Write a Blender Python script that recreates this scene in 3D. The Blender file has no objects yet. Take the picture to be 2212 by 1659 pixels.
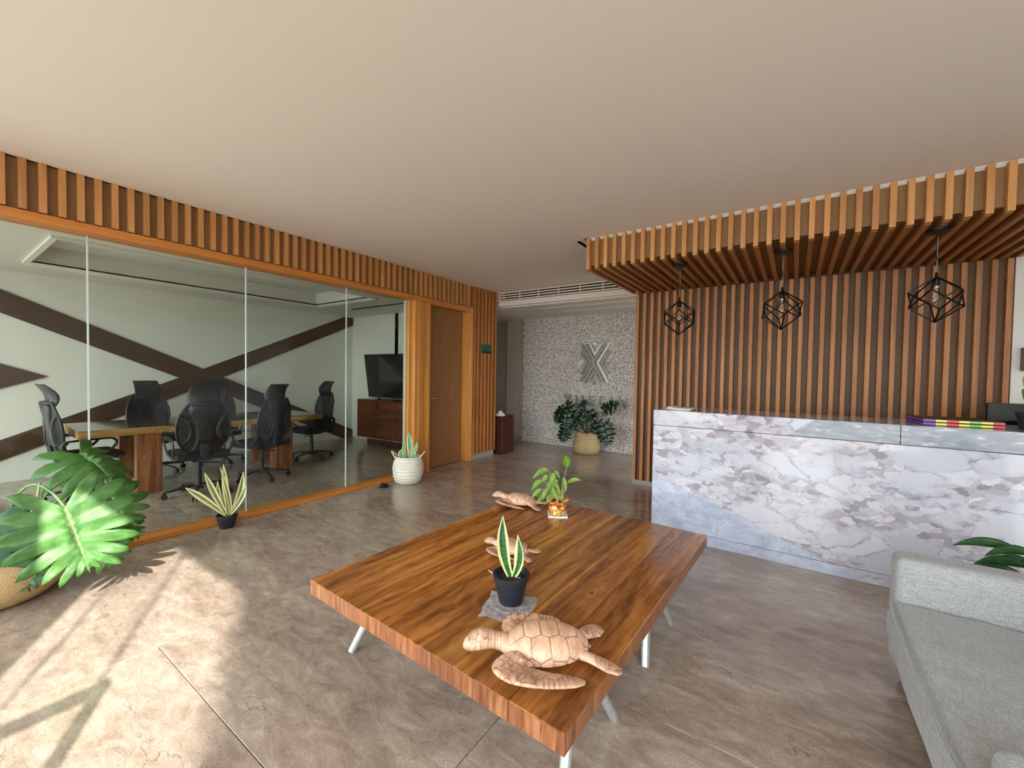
import bpy, math, random
import numpy as np
from mathutils import Vector, Matrix, noise
random.seed(7); np.random.seed(7)
S = bpy.context.scene; COL = S.collection; PI = math.pi
V = Vector
# ------------------------------------------------------------------ camera, light, exposure
cd = bpy.data.cameras.new('camera'); cam = bpy.data.objects.new('camera', cd); COL.objects.link(cam); S.camera = cam
cd.sensor_fit = 'HORIZONTAL'; cd.sensor_width = 36.0; cd.lens = 891.56/2212*36.0; cd.clip_start = 0.02
RX = V((0.82411, 0.566207, 0.0159255)); UP = V((-0.0277941, 0.0123405, 0.9995375)); FW = V((-0.5657483, 0.8241709, -0.0259071))
m = Matrix((RX, UP, -FW)).transposed().to_4x4(); m.translation = V((0, 0, 1.4)); cam.matrix_world = m
w = bpy.data.worlds.new('sky'); S.world = w; w.use_nodes = True
bg = w.node_tree.nodes['Background']; bg.inputs['Color'].default_value = (0.90, 0.95, 1.0, 1); bg.inputs['Strength'].default_value = 6.0
sd = bpy.data.lights.new('sun', 'SUN'); sun = bpy.data.objects.new('sun', sd); COL.objects.link(sun)
sd.energy = 11.5; sd.angle = math.radians(0.6); sd.color = (1.0, 0.945, 0.85)
EL = math.radians(28.5)
sun.rotation_euler = V((-0.877*math.cos(EL), 0.480*math.cos(EL), -math.sin(EL))).to_track_quat('-Z', 'Y').to_euler()
S.view_settings.view_transform = 'Standard'; S.view_settings.look = 'None'; S.view_settings.gamma = 1.0
S.view_settings.use_curve_mapping = False; S.view_settings.exposure = 0.62
cy = S.cycles; cy.use_denoising = True; cy.max_bounces = 10; cy.diffuse_bounces = 8; cy.glossy_bounces = 4
cy.transmission_bounces = 6; cy.transparent_max_bounces = 16; cy.caustics_reflective = False; cy.caustics_refractive = False
cy.sample_clamp_indirect = 6.0

# ------------------------------------------------------------------ helpers
def lin(c):
    return tuple((x/255/12.92 if x/255 <= 0.04045 else ((x/255+0.055)/1.055)**2.4) for x in c)
class MB:
    def __init__(s): s.v = []; s.f = []; s.uv = []; s.col = None
    def quadset(s, vs, fs, uvs=None):
        n = len(s.v); s.v += [tuple(p) for p in vs]
        for i, f in enumerate(fs):
            s.f.append(tuple(n+k for k in f)); s.uv.append(uvs[i] if uvs else [(0, 0)]*len(f))
        return s
    def box(s, a, b, M=None):
        x0, y0, z0 = a; x1, y1, z1 = b
        vs = [V(p) for p in ((x0,y0,z0),(x1,y0,z0),(x1,y1,z0),(x0,y1,z0),(x0,y0,z1),(x1,y0,z1),(x1,y1,z1),(x0,y1,z1))]
        if M is not None: vs = [M @ p for p in vs]
        u4 = [(0,0),(1,0),(1,1),(0,1)]
        return s.quadset(vs, [(0,3,2,1),(4,5,6,7),(0,1,5,4),(1,2,6,5),(2,3,7,6),(3,0,4,7)], [u4]*6)
    def grid(s, P, cu=False, cv=False):
        # P[i][j] ; u = j (across), v = i (along)
        n = len(P); k = len(P[0]); vs = [p for r in P for p in r]; fs = []; uvs = []
        for i in range(n if cv else n-1):
            for j in range(k if cu else k-1):
                i2 = (i+1) % n; j2 = (j+1) % k
                fs.append((i*k+j, i*k+j2, i2*k+j2, i2*k+j))
                u0, u1 = j/(k if cu else k-1), (j+1)/(k if cu else k-1); v0, v1 = i/(n if cv else n-1), (i+1)/(n if cv else n-1)
                uvs.append([(u0,v0),(u1,v0),(u1,v1),(u0,v1)])
        return s.quadset(vs, fs, uvs)
    def cap(s, ring, flip=False):
        n = len(ring); f = list(range(n)); f = f[::-1] if flip else f
        return s.quadset(ring, [tuple(f)])
    def tube(s, pts, r, seg=8, closed=False):
        pts = [V(p) for p in pts]; n = len(pts); rs = r if isinstance(r, (list, tuple)) else [r]*n; P = []
        up = V((0, 0, 1)); prev = None
        for i, p in enumerate(pts):
            if closed: d = pts[(i+1) % n]-pts[i-1]
            else: d = pts[min(i+1, n-1)]-pts[max(i-1, 0)]
            d.normalize()
            if prev is None:
                a = d.cross(up)
                if a.length < 0.05: a = d.cross(V((1, 0, 0)))
            else: a = prev - d*prev.dot(d)
            a.normalize(); prev = a.copy(); b = d.cross(a)
            P.append([p+(a*math.cos(t)+b*math.sin(t))*rs[i] for t in [2*PI*j/seg for j in range(seg)]])
        s.grid(P, cu=True, cv=closed)
        if not closed: s.cap(P[0], False); s.cap(P[-1], True)
        return s
    def lathe(s, prof, seg=32, c=(0, 0, 0), cap=True):
        P = [[V((c[0]+r*math.cos(t), c[1]+r*math.sin(t), c[2]+z)) for t in [2*PI*j/seg for j in range(seg)]] for r, z in prof]
        s.grid(P, cu=True)
        if cap: s.cap(P[0], True); s.cap(P[-1])
        return s
    def prism(s, poly, d, off):      # poly: list of 3D points (planar), extruded by vector d
        a = [V(p)+V(off) for p in poly]; b = [p+V(d) for p in a]; n = len(a)
        s.quadset(a, [tuple(range(n))[::-1]]); s.quadset(b, [tuple(range(n))])
        for i in range(n):
            j = (i+1) % n; s.quadset([a[i], a[j], b[j], b[i]], [(0, 1, 2, 3)])
        return s
    def loft(s, path, wd, ht, seg=20, up=(0, 0, 1), ex=2.0, flat=1.0, caps=True):
        path = [V(p) for p in path]; n = len(path); P = []; upv = V(up)
        for i, p in enumerate(path):
            d = (path[min(i+1, n-1)]-path[max(i-1, 0)]).normalized()
            a = d.cross(upv).normalized(); b = a.cross(d)
            row = []
            for j in range(seg):
                t = 2*PI*j/seg; c, q = math.cos(t), math.sin(t)
                x = math.copysign(abs(c)**(2/ex), c)*wd[i]; y = math.copysign(abs(q)**(2/ex), q)*ht[i]
                if y < 0: y *= flat
                row.append(p+a*x+b*y)
            P.append(row)
        s.grid(P, cu=True)
        if caps: s.cap(P[0], False); s.cap(P[-1], True)
        return s
    def mesh(s, name, mat, smooth=False):
        me = bpy.data.meshes.new(name); me.from_pydata(s.v, [], s.f)
        uvl = me.uv_layers.new(name='UVMap'); flat = [c for f in s.uv for p in f for c in p]
        uvl.data.foreach_set('uv', flat)
        if s.col is not None:
            at = me.color_attributes.new('groove', 'FLOAT_COLOR', 'POINT')
            at.data.foreach_set('color', np.repeat(np.asarray(s.col)[:, None], 4, 1).astype(np.float32).ravel())
        if mat: me.materials.append(mat)
        if smooth: me.polygons.foreach_set('use_smooth', [True]*len(me.polygons))
        me.validate(); me.update()
        return me
    def build(s, name, mat, parent=None, smooth=False, bevel=0, seg=2, local=False, solid=0, loc=None):
        if parent is not None and not local:
            o = parent; L = V((0, 0, 0))
            while o is not None: L += o.location; o = o.parent
            s.v = [tuple(V(p)-L) for p in s.v]
        ob = bpy.data.objects.new(name, s.mesh(name, mat, smooth)); COL.objects.link(ob)
        if parent is not None: ob.parent = parent
        if loc: ob.location = loc
        if solid:
            q = ob.modifiers.new('thick', 'SOLIDIFY'); q.thickness = solid; q.offset = 0
        if bevel:
            q = ob.modifiers.new('bevel', 'BEVEL'); q.width = bevel; q.segments = seg; q.limit_method = 'ANGLE'; q.angle_limit = math.radians(40)
        return ob
def tag(o, label=None, cat=None, group=None, kind=None):
    if label: o['label'] = label
    if cat: o['category'] = cat
    if group: o['group'] = group
    if kind: o['kind'] = kind
    return o
def thing(name, loc, label, cat, group=None, rz=0):
    o = bpy.data.objects.new(name, None); COL.objects.link(o); o.location = loc; o.rotation_euler = (0, 0, rz); o.empty_display_size = 0.1
    return tag(o, label, cat, group)
def struct(name, loc=(0, 0, 0)):
    o = bpy.data.objects.new(name, None); COL.objects.link(o); o.location = loc; o['kind'] = 'structure'; return o
def inst(name, me, parent, loc, rot=(0, 0, 0), scale=(1, 1, 1)):
    o = bpy.data.objects.new(name, me); COL.objects.link(o); o.parent = parent
    o.location = V(loc)-(parent.location if parent else V((0, 0, 0))); o.rotation_euler = rot; o.scale = scale; return o
def copy_tree(o, parent=None, kids=None):
    if kids is None:
        kids = {}
        for q in list(bpy.data.objects):
            if q.parent: kids.setdefault(q.parent.name, []).append(q)
    c = o.copy(); COL.objects.link(c); c.parent = parent
    for ch in kids.get(o.name, []): copy_tree(ch, c, kids)
    return c

# ------------------------------------------------------------------ materials
class NT:
    def __init__(s, name):
        s.m = bpy.data.materials.new(name); s.m.use_nodes = True; s.t = s.m.node_tree; s.b = s.t.nodes['Principled BSDF']; s.L = s.t.links
    def n(s, ty, **k):
        nd = s.t.nodes.new(ty)
        for a, b in k.items():
            if a in nd.inputs if isinstance(a, str) else False: nd.inputs[a].default_value = b
            else: setattr(nd, a, b)
        return nd
    def coord(s, which='Object', scale=(1, 1, 1), rot=(0, 0, 0), loc=(0, 0, 0), rnd=0):
        tc = s.n('ShaderNodeTexCoord'); mp = s.n('ShaderNodeMapping'); mp.inputs['Scale'].default_value = scale
        mp.inputs['Rotation'].default_value = rot; mp.inputs['Location'].default_value = loc
        s.L.new(tc.outputs[which], mp.inputs['Vector'])
        if rnd:
            oi = s.n('ShaderNodeObjectInfo'); mu = s.n('ShaderNodeMath', operation='MULTIPLY'); mu.inputs[1].default_value = rnd
            s.L.new(oi.outputs['Random'], mu.inputs[0]); s.L.new(mu.outputs[0], mp.inputs['Location'])
        return mp.outputs[0]
    def noise(s, vec, scale, detail=4, rough=0.55, dist=0):
        n = s.n('ShaderNodeTexNoise'); n.inputs['Scale'].default_value = scale; n.inputs['Detail'].default_value = detail
        n.inputs['Roughness'].default_value = rough; n.inputs['Distortion'].default_value = dist; s.L.new(vec, n.inputs['Vector']); return n.outputs['Fac']
    def vor(s, vec, scale, feature='F1', rnd=1.0):
        n = s.n('ShaderNodeTexVoronoi', feature=feature); n.inputs['Scale'].default_value = scale; n.inputs['Randomness'].default_value = rnd
        s.L.new(vec, n.inputs['Vector']); return n
    def ramp(s, fac, stops, interp='LINEAR'):
        r = s.n('ShaderNodeValToRGB'); r.color_ramp.interpolation = interp; el = r.color_ramp.elements
        while len(el) < len(stops): el.new(0.5)
        for e, (p, c) in zip(el, stops):
            e.position = p; e.color = (*(c if not isinstance(c, (int, float)) else (c, c, c)), 1)
        s.L.new(fac, r.inputs[0]); return r.outputs[0]
    def mix(s, fac, a, b, mode='MIX'):
        x = s.n('ShaderNodeMix', data_type='RGBA', blend_type=mode)
        for sock, val in ((x.inputs[0], fac), (x.inputs[6], a), (x.inputs[7], b)):
            if hasattr(val, 'links') or isinstance(val, bpy.types.NodeSocket): s.L.new(val, sock)
            elif isinstance(val, (int, float)): sock.default_value = val if sock == x.inputs[0] else (val, val, val, 1)
            else: sock.default_value = (*val, 1)
        return x.outputs[2]
    def math(s, op, a, b=0.0, c=None):
        x = s.n('ShaderNodeMath', operation=op)
        for i, val in enumerate((a, b) if c is None else (a, b, c)):
            if isinstance(val, bpy.types.NodeSocket): s.L.new(val, x.inputs[i])
            else: x.inputs[i].default_value = val
        return x.outputs[0]
    def rnd(s): return s.n('ShaderNodeObjectInfo').outputs['Random']
    def sep(s, vec):
        x = s.n('ShaderNodeSeparateXYZ'); s.L.new(vec, x.inputs[0]); return x.outputs
    def comb(s, x, y, z):
        c = s.n('ShaderNodeCombineXYZ')
        for i, val in enumerate((x, y, z)):
            if isinstance(val, bpy.types.NodeSocket): s.L.new(val, c.inputs[i])
            else: c.inputs[i].default_value = val
        return c.outputs[0]
    def set(s, color=None, rough=0.5, bump=None, bs=0.3, bd=0.002, spec=None, metal=0, coat=0, sss=0):
        b = s.b
        if color is not None:
            if isinstance(color, bpy.types.NodeSocket): s.L.new(color, b.inputs['Base Color'])
            else: b.inputs['Base Color'].default_value = (*color, 1)
        if isinstance(rough, bpy.types.NodeSocket): s.L.new(rough, b.inputs['Roughness'])
        else: b.inputs['Roughness'].default_value = rough
        b.inputs['Metallic'].default_value = metal
        if spec is not None: b.inputs['Specular IOR Level'].default_value = spec
        if coat: b.inputs['Coat Weight'].default_value = coat; b.inputs['Coat Roughness'].default_value = 0.08
        if bump is not None:
            bn = s.n('ShaderNodeBump'); bn.inputs['Strength'].default_value = bs; bn.inputs['Distance'].default_value = bd
            s.L.new(bump, bn.inputs['Height']); s.L.new(bn.outputs[0], b.inputs['Normal'])
        return s.m
def plain(name, c, rough=0.5, metal=0, coat=0, spec=None, noise_amt=0.06, nscale=40, bs=0.15):
    k = NT(name); v = k.coord(); f = k.noise(v, nscale, 3)
    c = lin(c); col = k.mix(f, tuple(x*(1-noise_amt) for x in c), tuple(min(1, x*(1+noise_amt)) for x in c))
    return k.set(col, rough, bump=f, bs=bs, bd=0.0008, metal=metal, coat=coat, spec=spec)
def wood(name, dark, mid, light, axis='Z', rough=0.45, rnd=13.0, gscale=1.0, var=0.25, coat=0, contrast=1.0):
    k = NT(name); sc = {'X': (0.6, 9, 9), 'Y': (9, 0.6, 9), 'Z': (9, 9, 0.6)}[axis]
    v = k.coord('Object', tuple(x*gscale for x in sc), rnd=rnd)
    a = k.noise(v, 1.6, 5, 0.6, 1.2); b = k.noise(v, 9.0, 4, 0.7, 0.3); f = k.math('ADD', k.math('MULTIPLY', a, 0.7), k.math('MULTIPLY', b, 0.3))
    col = k.ramp(f, [(0.5-0.18/contrast, lin(dark)), (0.5, lin(mid)), (0.5+0.17/contrast, lin(light))])
    h = k.n('ShaderNodeHueSaturation'); r = k.rnd(); k.L.new(k.math('ADD', k.math('MULTIPLY', r, var*2), 1-var), h.inputs['Value'])
    k.L.new(col, h.inputs['Color'])
    r2 = k.math('FRACT', k.math('MULTIPLY', r, 37.3)); k.L.new(k.math('ADD', k.math('MULTIPLY', r2, 0.008), 0.497), h.inputs['Hue'])
    return k.set(h.outputs[0], rough, bump=b, bs=0.2, bd=0.001, coat=coat)

M = {}
M['ceiling'] = plain('ceiling_paint', (230, 223, 214), 0.9, nscale=180, noise_amt=0.02, bs=0.12)
M['ceil_meet'] = plain('meeting_ceiling_paint', (214, 214, 206), 0.85, nscale=150, noise_amt=0.02)
M['wall_meet'] = plain('meeting_wall_paint', (218, 218, 208), 0.55, nscale=20, noise_amt=0.02)
M['wall_beige'] = plain('beige_wall_paint', (176, 164, 148), 0.8, nscale=60, noise_amt=0.03)
M['wall_white'] = plain('white_wall_paint', (222, 219, 212), 0.85, nscale=60, noise_amt=0.03)
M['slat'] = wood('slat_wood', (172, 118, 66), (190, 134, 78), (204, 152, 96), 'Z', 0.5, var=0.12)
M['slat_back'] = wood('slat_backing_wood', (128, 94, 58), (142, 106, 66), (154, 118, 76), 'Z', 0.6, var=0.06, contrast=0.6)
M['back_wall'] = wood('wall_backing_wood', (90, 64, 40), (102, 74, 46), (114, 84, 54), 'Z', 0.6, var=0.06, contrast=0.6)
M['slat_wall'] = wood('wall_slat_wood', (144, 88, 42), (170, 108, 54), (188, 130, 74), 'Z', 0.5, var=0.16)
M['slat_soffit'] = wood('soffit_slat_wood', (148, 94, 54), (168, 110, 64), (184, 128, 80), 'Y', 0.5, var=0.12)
M['rail'] = wood('frame_rail_wood', (180, 106, 44), (196, 122, 54), (208, 136, 68), 'Y', 0.4, rnd=5, var=0.03)
M['jamb'] = wood('frame_post_wood', (186, 122, 56), (204, 140, 68), (214, 154, 84), 'Z', 0.38, rnd=5, var=0.08, coat=0.2)
M['door'] = wood('door_wood', (124, 84, 40), (138, 94, 48), (150, 106, 58), 'Z', 0.4, rnd=3, var=0.03, contrast=0.7)
M['cab'] = wood('cabinet_walnut', (62, 26, 14), (96, 46, 26), (124, 66, 38), 'X', 0.35, rnd=7, var=0.12, contrast=1.4)
M['cab_dark'] = wood('bin_walnut', (44, 18, 12), (64, 28, 18), (80, 38, 24), 'Z', 0.35, rnd=3, var=0.05)
M['leg_wood'] = wood('meeting_leg_wood', (98, 50, 28), (136, 80, 48), (170, 108, 66), 'Z', 0.4, rnd=7, var=0.1, contrast=1.6)
M['live'] = wood('live_edge_wood', (108, 74, 42), (170, 122, 70), (210, 168, 110), 'Y', 0.35, rnd=3, var=0.02, contrast=1.7)
M['meet_top'] = wood('meeting_top_wood', (46, 30, 22), (70, 50, 38), (98, 74, 56), 'Y', 0.12, rnd=3, var=0.02, contrast=1.6, coat=0.4)
M['brown'] = wood('brown_panel', (60, 38, 26), (70, 46, 32), (80, 54, 38), 'Y', 0.35, rnd=0, var=0.0, contrast=0.5)
M['metal_black'] = plain('black_metal', (14, 14, 16), 0.42, metal=0.3)
M['plastic_black'] = plain('black_plastic', (14, 17, 20), 0.42)
M['plastic_grey'] = plain('grey_black_plastic', (34, 40, 46), 0.35)
M['leather'] = plain('black_leatherette', (16, 19, 22), 0.36, nscale=120)
M['pot_black'] = plain('black_pot_plastic', (30, 34, 44), 0.45, nscale=25)
M['steel'] = plain('brushed_steel', (138, 139, 135), 0.4, metal=0.3)
M['steel_lit'] = plain('pale_lit_steel', (214, 212, 200), 0.5, metal=0.35)  # paler copy of the steel; light on the emblem bars is in its colour
M['chrome'] = plain('chrome', (205, 208, 210), 0.15, metal=1.0)
M['table_leg'] = plain('worn_silver_paint', (178, 182, 178), 0.4, metal=0.5, noise_amt=0.25, nscale=60)
M['white'] = plain('white_ceramic', (238, 236, 232), 0.25)
M['paper'] = plain('white_paper', (226, 224, 224), 0.7)
M['stone_base'] = plain('stone_skirting', (150, 140, 132), 0.35, nscale=30, noise_amt=0.12)
M['chip_mortar'] = plain('mosaic_mortar', (74, 66, 60), 0.95, noise_amt=0.2)
M['grille'] = plain('white_grille_metal', (226, 216, 206), 0.5)
M['dark'] = plain('dark_void', (10, 10, 10), 0.9)
M['green_sign'] = plain('green_acrylic', (30, 84, 56), 0.2, noise_amt=0.3, nscale=30)
M['pave'] = plain('pavement', (150, 146, 140), 0.9, nscale=3, noise_amt=0.08)
M['curtain'] = plain('curtain', (225, 218, 205), 0.9)
M['screen'] = plain('black_screen', (9, 11, 13), 0.08, nscale=2, bs=0.0)
M['pod'] = plain('outlet_metal', (40, 40, 42), 0.3, metal=0.6)

def m_floor():
    k = NT('travertine_slab'); tc = k.n('ShaderNodeTexCoord'); v0 = tc.outputs['Object']
    oi = k.n('ShaderNodeObjectInfo'); add = k.n('ShaderNodeVectorMath', operation='ADD'); k.L.new(v0, add.inputs[0])
    sc = k.n('ShaderNodeVectorMath', operation='SCALE'); sc.inputs['Scale'].default_value = 19.0
    cmb = k.comb(oi.outputs['Random'], k.math('FRACT', k.math('MULTIPLY', oi.outputs['Random'], 7.3)), 0.0); k.L.new(cmb, sc.inputs[0]); k.L.new(sc.outputs[0], add.inputs[1])
    mp = k.n('ShaderNodeMapping'); mp.inputs['Rotation'].default_value = (0, 0, 0.5); mp.inputs['Scale'].default_value = (0.75, 1.7, 1); k.L.new(add.outputs[0], mp.inputs['Vector']); v = mp.outputs[0]
    big = k.noise(v, 1.5, 5, 0.62, 0.8); mid = k.noise(v, 9, 8, 0.72, 0.6); fine = k.noise(mp.outputs[0], 95, 5, 0.85)
    f = k.math('ADD', k.math('MULTIPLY', big, 0.22), k.math('ADD', k.math('MULTIPLY', mid, 0.36), k.math('ADD', k.math('MULTIPLY', fine, 0.24), k.math('MULTIPLY', k.noise(mp.outputs[0], 230, 2, 0.6), 0.18))))
    col = k.ramp(f, [(0.37, lin((106, 89, 79))), (0.45, lin((142, 125, 112))), (0.53, lin((168, 152, 138))), (0.63, lin((206, 193, 176)))])
    cr = k.n('ShaderNodeTexVoronoi', feature='DISTANCE_TO_EDGE'); cr.inputs['Scale'].default_value = 3.2
    wv = k.n('ShaderNodeVectorMath', operation='ADD'); k.L.new(v, wv.inputs[0])
    nz = k.n('ShaderNodeTexNoise'); nz.inputs['Scale'].default_value = 6; nz.inputs['Detail'].default_value = 6; k.L.new(v, nz.inputs['Vector'])
    s2 = k.n('ShaderNodeVectorMath', operation='SCALE'); s2.inputs['Scale'].default_value = 0.45; k.L.new(nz.outputs['Color'], s2.inputs[0]); k.L.new(s2.outputs[0], wv.inputs[1]); k.L.new(wv.outputs[0], cr.inputs['Vector'])
    vein = k.ramp(cr.outputs['Distance'], [(0.0, 1), (0.02, 0)]); msk = k.ramp(k.noise(v, 2.6, 3), [(0.54, 0), (0.62, 1)])
    vv = k.math('MULTIPLY', k.math('MULTIPLY', vein, msk), 0.55)
    col = k.mix(vv, col, lin((66, 54, 48)))
    pit = k.ramp(k.noise(add.outputs[0], 60, 2, 0.5), [(0.27, 1), (0.31, 0)])
    col = k.mix(k.math('MULTIPLY', pit, 0.5), col, lin((70, 58, 52)))
    return k.set(col, k.math('ADD', k.math('MULTIPLY', mid, 0.08), 0.09), bump=f, bs=0.05, bd=0.001, spec=0.55)
M['floor'] = m_floor()

def m_marble(kind):
    k = NT('marble_'+kind); tc = k.n('ShaderNodeTexCoord'); v = tc.outputs['Object']
    def warp(vec, sc, amt):
        n = k.n('ShaderNodeTexNoise'); n.inputs['Scale'].default_value = sc; n.inputs['Detail'].default_value = 5; n.inputs['Roughness'].default_value = 0.6; k.L.new(vec, n.inputs['Vector'])
        s_ = k.n('ShaderNodeVectorMath', operation='SCALE'); s_.inputs['Scale'].default_value = amt; k.L.new(n.outputs['Color'], s_.inputs[0])
        a = k.n('ShaderNodeVectorMath', operation='ADD'); k.L.new(vec, a.inputs[0]); k.L.new(s_.outputs[0], a.inputs[1]); return a.outputs[0]
    mp = k.n('ShaderNodeMapping'); mp.inputs['Rotation'].default_value = (0, -0.5, 0); mp.inputs['Scale'].default_value = (1.0, 1.0, 1.75); k.L.new(v, mp.inputs['Vector'])
    wv = warp(mp.outputs[0], 2.2, 0.45)
    e1 = k.vor(wv, 3.4, 'DISTANCE_TO_EDGE').outputs['Distance']; c1 = k.vor(wv, 3.4).outputs['Color']
    wv2 = warp(mp.outputs[0], 7, 0.16); e2 = k.vor(wv2, 15.0, 'DISTANCE_TO_EDGE').outputs['Distance']; c2 = k.vor(wv2, 15.0).outputs['Color']
    cl = k.ramp(c1, [(0.15, lin((170, 174, 188))), (0.5, lin((200, 201, 209))), (0.85, lin((182, 185, 196)))])
    cs = k.ramp(c2, [(0.2, lin((138, 135, 146))), (0.55, lin((204, 201, 208))), (0.9, lin((160, 156, 166)))])
    cs = k.mix(k.math('MULTIPLY', k.ramp(e2, [(0.0, 1), (0.06, 0)]), .7), cs, lin((150, 140, 148)))
    small = k.ramp(k.noise(wv, 1.9, 4, 0.55), [(0.48, 0), (0.56, 1)])
    small = k.math('MAXIMUM', small, k.math('MULTIPLY', k.ramp(e1, [(0.0, 1), (0.07, 0)]), .8))
    brec = k.mix(small, cl, cs)
    brec = k.mix(k.math('MULTIPLY', k.ramp(e1, [(0.0, 1), (0.012, 0)]), 0.45), brec, lin((134, 122, 126)))
    grey = k.ramp(k.noise(wv, 9, 6, 0.7), [(0.3, lin((160, 168, 188))), (0.5, lin((180, 188, 208))), (0.7, lin((202, 208, 224)))])
    w3 = warp(v, 3.5, 0.35); e3 = k.vor(w3, 3.0, 'DISTANCE_TO_EDGE').outputs['Distance']; e4 = k.vor(warp(v, 6, 0.25), 9.0, 'DISTANCE_TO_EDGE').outputs['Distance']
    ms = k.ramp(k.noise(v, 4, 3), [(0.45, 0), (0.6, 1)])
    grey = k.mix(k.math('MULTIPLY', k.ramp(e3, [(0.0, 1), (0.018, 0)]), 0.5), grey, lin((132, 136, 150)))
    grey = k.mix(k.math('MULTIPLY', k.math('MULTIPLY', k.ramp(e4, [(0.0, 1), (0.03, 0)]), ms), 0.45), grey, lin((120, 126, 142)))
    if kind == 'front':
        x = k.sep(v); nz = k.math('MULTIPLY', k.math('SUBTRACT', k.noise(v, 3.0, 4), 0.5), 0.28)
        g = k.math('ADD', k.math('ADD', x[2], k.math('MULTIPLY', x[0], 0.34)), k.math('MULTIPLY', nz, 0.6))          # diagonal seam of the slab
        fac = k.ramp(g, [(0.243, 1), (0.250, 0)])
        col = k.mix(fac, brec, grey)
    elif kind == 'edge':
        x = k.sep(v); g = k.math('ADD', x[0], k.math('MULTIPLY', x[2], -1.3))
        st = k.noise(k.coord('Object', (6, 6, 26), (0, 0.9, 0)), 1.6, 6, 0.7, 0.6)
        gr = k.ramp(st, [(0.3, lin((116, 123, 134))), (0.55, lin((140, 147, 158))), (0.72, lin((205, 208, 214)))])
        fac = k.math('MULTIPLY', k.ramp(g, [(-0.0, 0), (0.03, 1)], 'LINEAR'), 1.0)
        gg = k.math('ADD', g, 1.62)
        a = k.ramp(gg, [(0.0, 0), (0.5, 0), (0.53, 1), (1.0, 1)])
        col = k.mix(a, brec, gr)
    else:
        col = k.mix(0.35, brec, lin((150, 146, 150)))
    return k.set(col, 0.10, spec=0.6)
for kk in ('front', 'edge', 'top'): M['marble_'+kk] = m_marble(kk)

def m_table():
    k = NT('tabletop_wood'); tc = k.n('ShaderNodeTexCoord'); v = tc.outputs['Object']; x = k.sep(v)
    oi = k.n('ShaderNodeObjectInfo').outputs['Random']
    base = k.comb(k.math('ADD', x[0], k.math('MULTIPLY', oi, 31.0)), k.math('MULTIPLY', x[1], 0.075), x[2])
    wv = k.noise(base, 3.2, 3, 0.5); big = k.math('MULTIPLY', wv, 1.3)
    # wandering grain lines
    g = k.math('ADD', k.math('MULTIPLY', x[0], 5.0), k.math('MULTIPLY', k.noise(k.comb(x[0], k.math('MULTIPLY', x[1], 0.55), k.math('MULTIPLY', oi, 9.0)), 3.0, 4, 0.55), 3.4))
    ring = k.math('SINE', k.math('MULTIPLY', g, 16.0)); ring = k.math('ADD', k.math('MULTIPLY', ring, 0.5), 0.5)
    fib = k.noise(k.comb(k.math('MULTIPLY', x[0], 60.0), k.math('MULTIPLY', x[1], 2.5), 0.0), 1.0, 5, 0.7)
    wide = k.noise(base, 14.0, 5, 0.62, 0.35)
    f = k.math('ADD', k.math('MULTIPLY', ring, 0.05), k.math('ADD', k.math('MULTIPLY', fib, 0.30), k.math('MULTIPLY', wide, 0.65)))
    col = k.ramp(f, [(0.33, lin((78, 42, 18))), (0.43, lin((122, 72, 32))), (0.52, lin((158, 100, 46))), (0.60, lin((184, 126, 62))), (0.72, lin((206, 154, 88)))])
    # knot
    kx, ky = 0.42, -0.18
    dx = k.math('MULTIPLY', k.math('SUBTRACT', x[0], kx), 2.3); dy = k.math('MULTIPLY', k.math('SUBTRACT', x[1], ky), 0.8)
    r = k.math('SQRT', k.math('ADD', k.math('MULTIPLY', dx, dx), k.math('MULTIPLY', dy, dy)))
    r = k.math('ADD', r, k.math('MULTIPLY', k.noise(v, 9, 4), 0.16))
    kr = k.math('ADD', k.math('MULTIPLY', k.math('SINE', k.math('MULTIPLY', r, 120.0)), 0.5), 0.5)
    kc = k.ramp(kr, [(0.0, lin((128, 76, 34))), (1.0, lin((186, 126, 66)))])
    km = k.ramp(r, [(0.11, 1), (0.2, 0)])
    col = k.mix(k.math('MULTIPLY', km, 0.42), col, kc); col = k.mix(k.ramp(r, [(0.075, 1), (0.10, 0)]), col, lin((70, 40, 22)))
    h = k.n('ShaderNodeHueSaturation'); k.L.new(k.math('ADD', k.math('MULTIPLY', oi, 0.36), 0.80), h.inputs['Value']); k.L.new(col, h.inputs['Color'])
    return k.set(h.outputs[0], k.math('ADD', k.math('MULTIPLY', fib, 0.12), 0.17), bump=fib, bs=0.06, bd=0.001, spec=0.55)
M['table'] = m_table()
M['table_edge'] = wood('tabletop_end_wood', (104, 60, 36), (138, 86, 54), (166, 114, 76), 'Z', 0.35, rnd=9, var=0.2, gscale=2.4, contrast=1.5)

def m_glass(name, tint, refl=1.0):
    k = NT(name); t = k.t; nodes = t.nodes; nodes.remove(k.b); out = nodes['Material Output']
    tr = k.n('ShaderNodeBsdfTransparent'); tr.inputs['Color'].default_value = (*tint, 1)
    gl = k.n('ShaderNodeBsdfGlossy'); gl.inputs['Roughness'].default_value = 0.0; gl.inputs['Color'].default_value = (0.95, 0.98, 1, 1)
    fr = k.n('ShaderNodeFresnel'); geo = k.n('ShaderNodeNewGeometry'); k.L.new(k.math('SUBTRACT', 1.45, k.math('MULTIPLY', geo.outputs['Backfacing'], 1.45-1/1.45)), fr.inputs['IOR'])
    mx = k.n('ShaderNodeMixShader'); k.L.new(k.math('MULTIPLY', fr.outputs[0], refl), mx.inputs[0]); k.L.new(tr.outputs[0], mx.inputs[1]); k.L.new(gl.outputs[0], mx.inputs[2]); k.L.new(mx.outputs[0], out.inputs['Surface'])
    return k.m
M['glass'] = m_glass('partition_glass', (0.87, 0.905, 0.875), 0.65)
M['glass_clear'] = m_glass('facade_glass', (0.985, 0.99, 0.985), 0.9)
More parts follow.
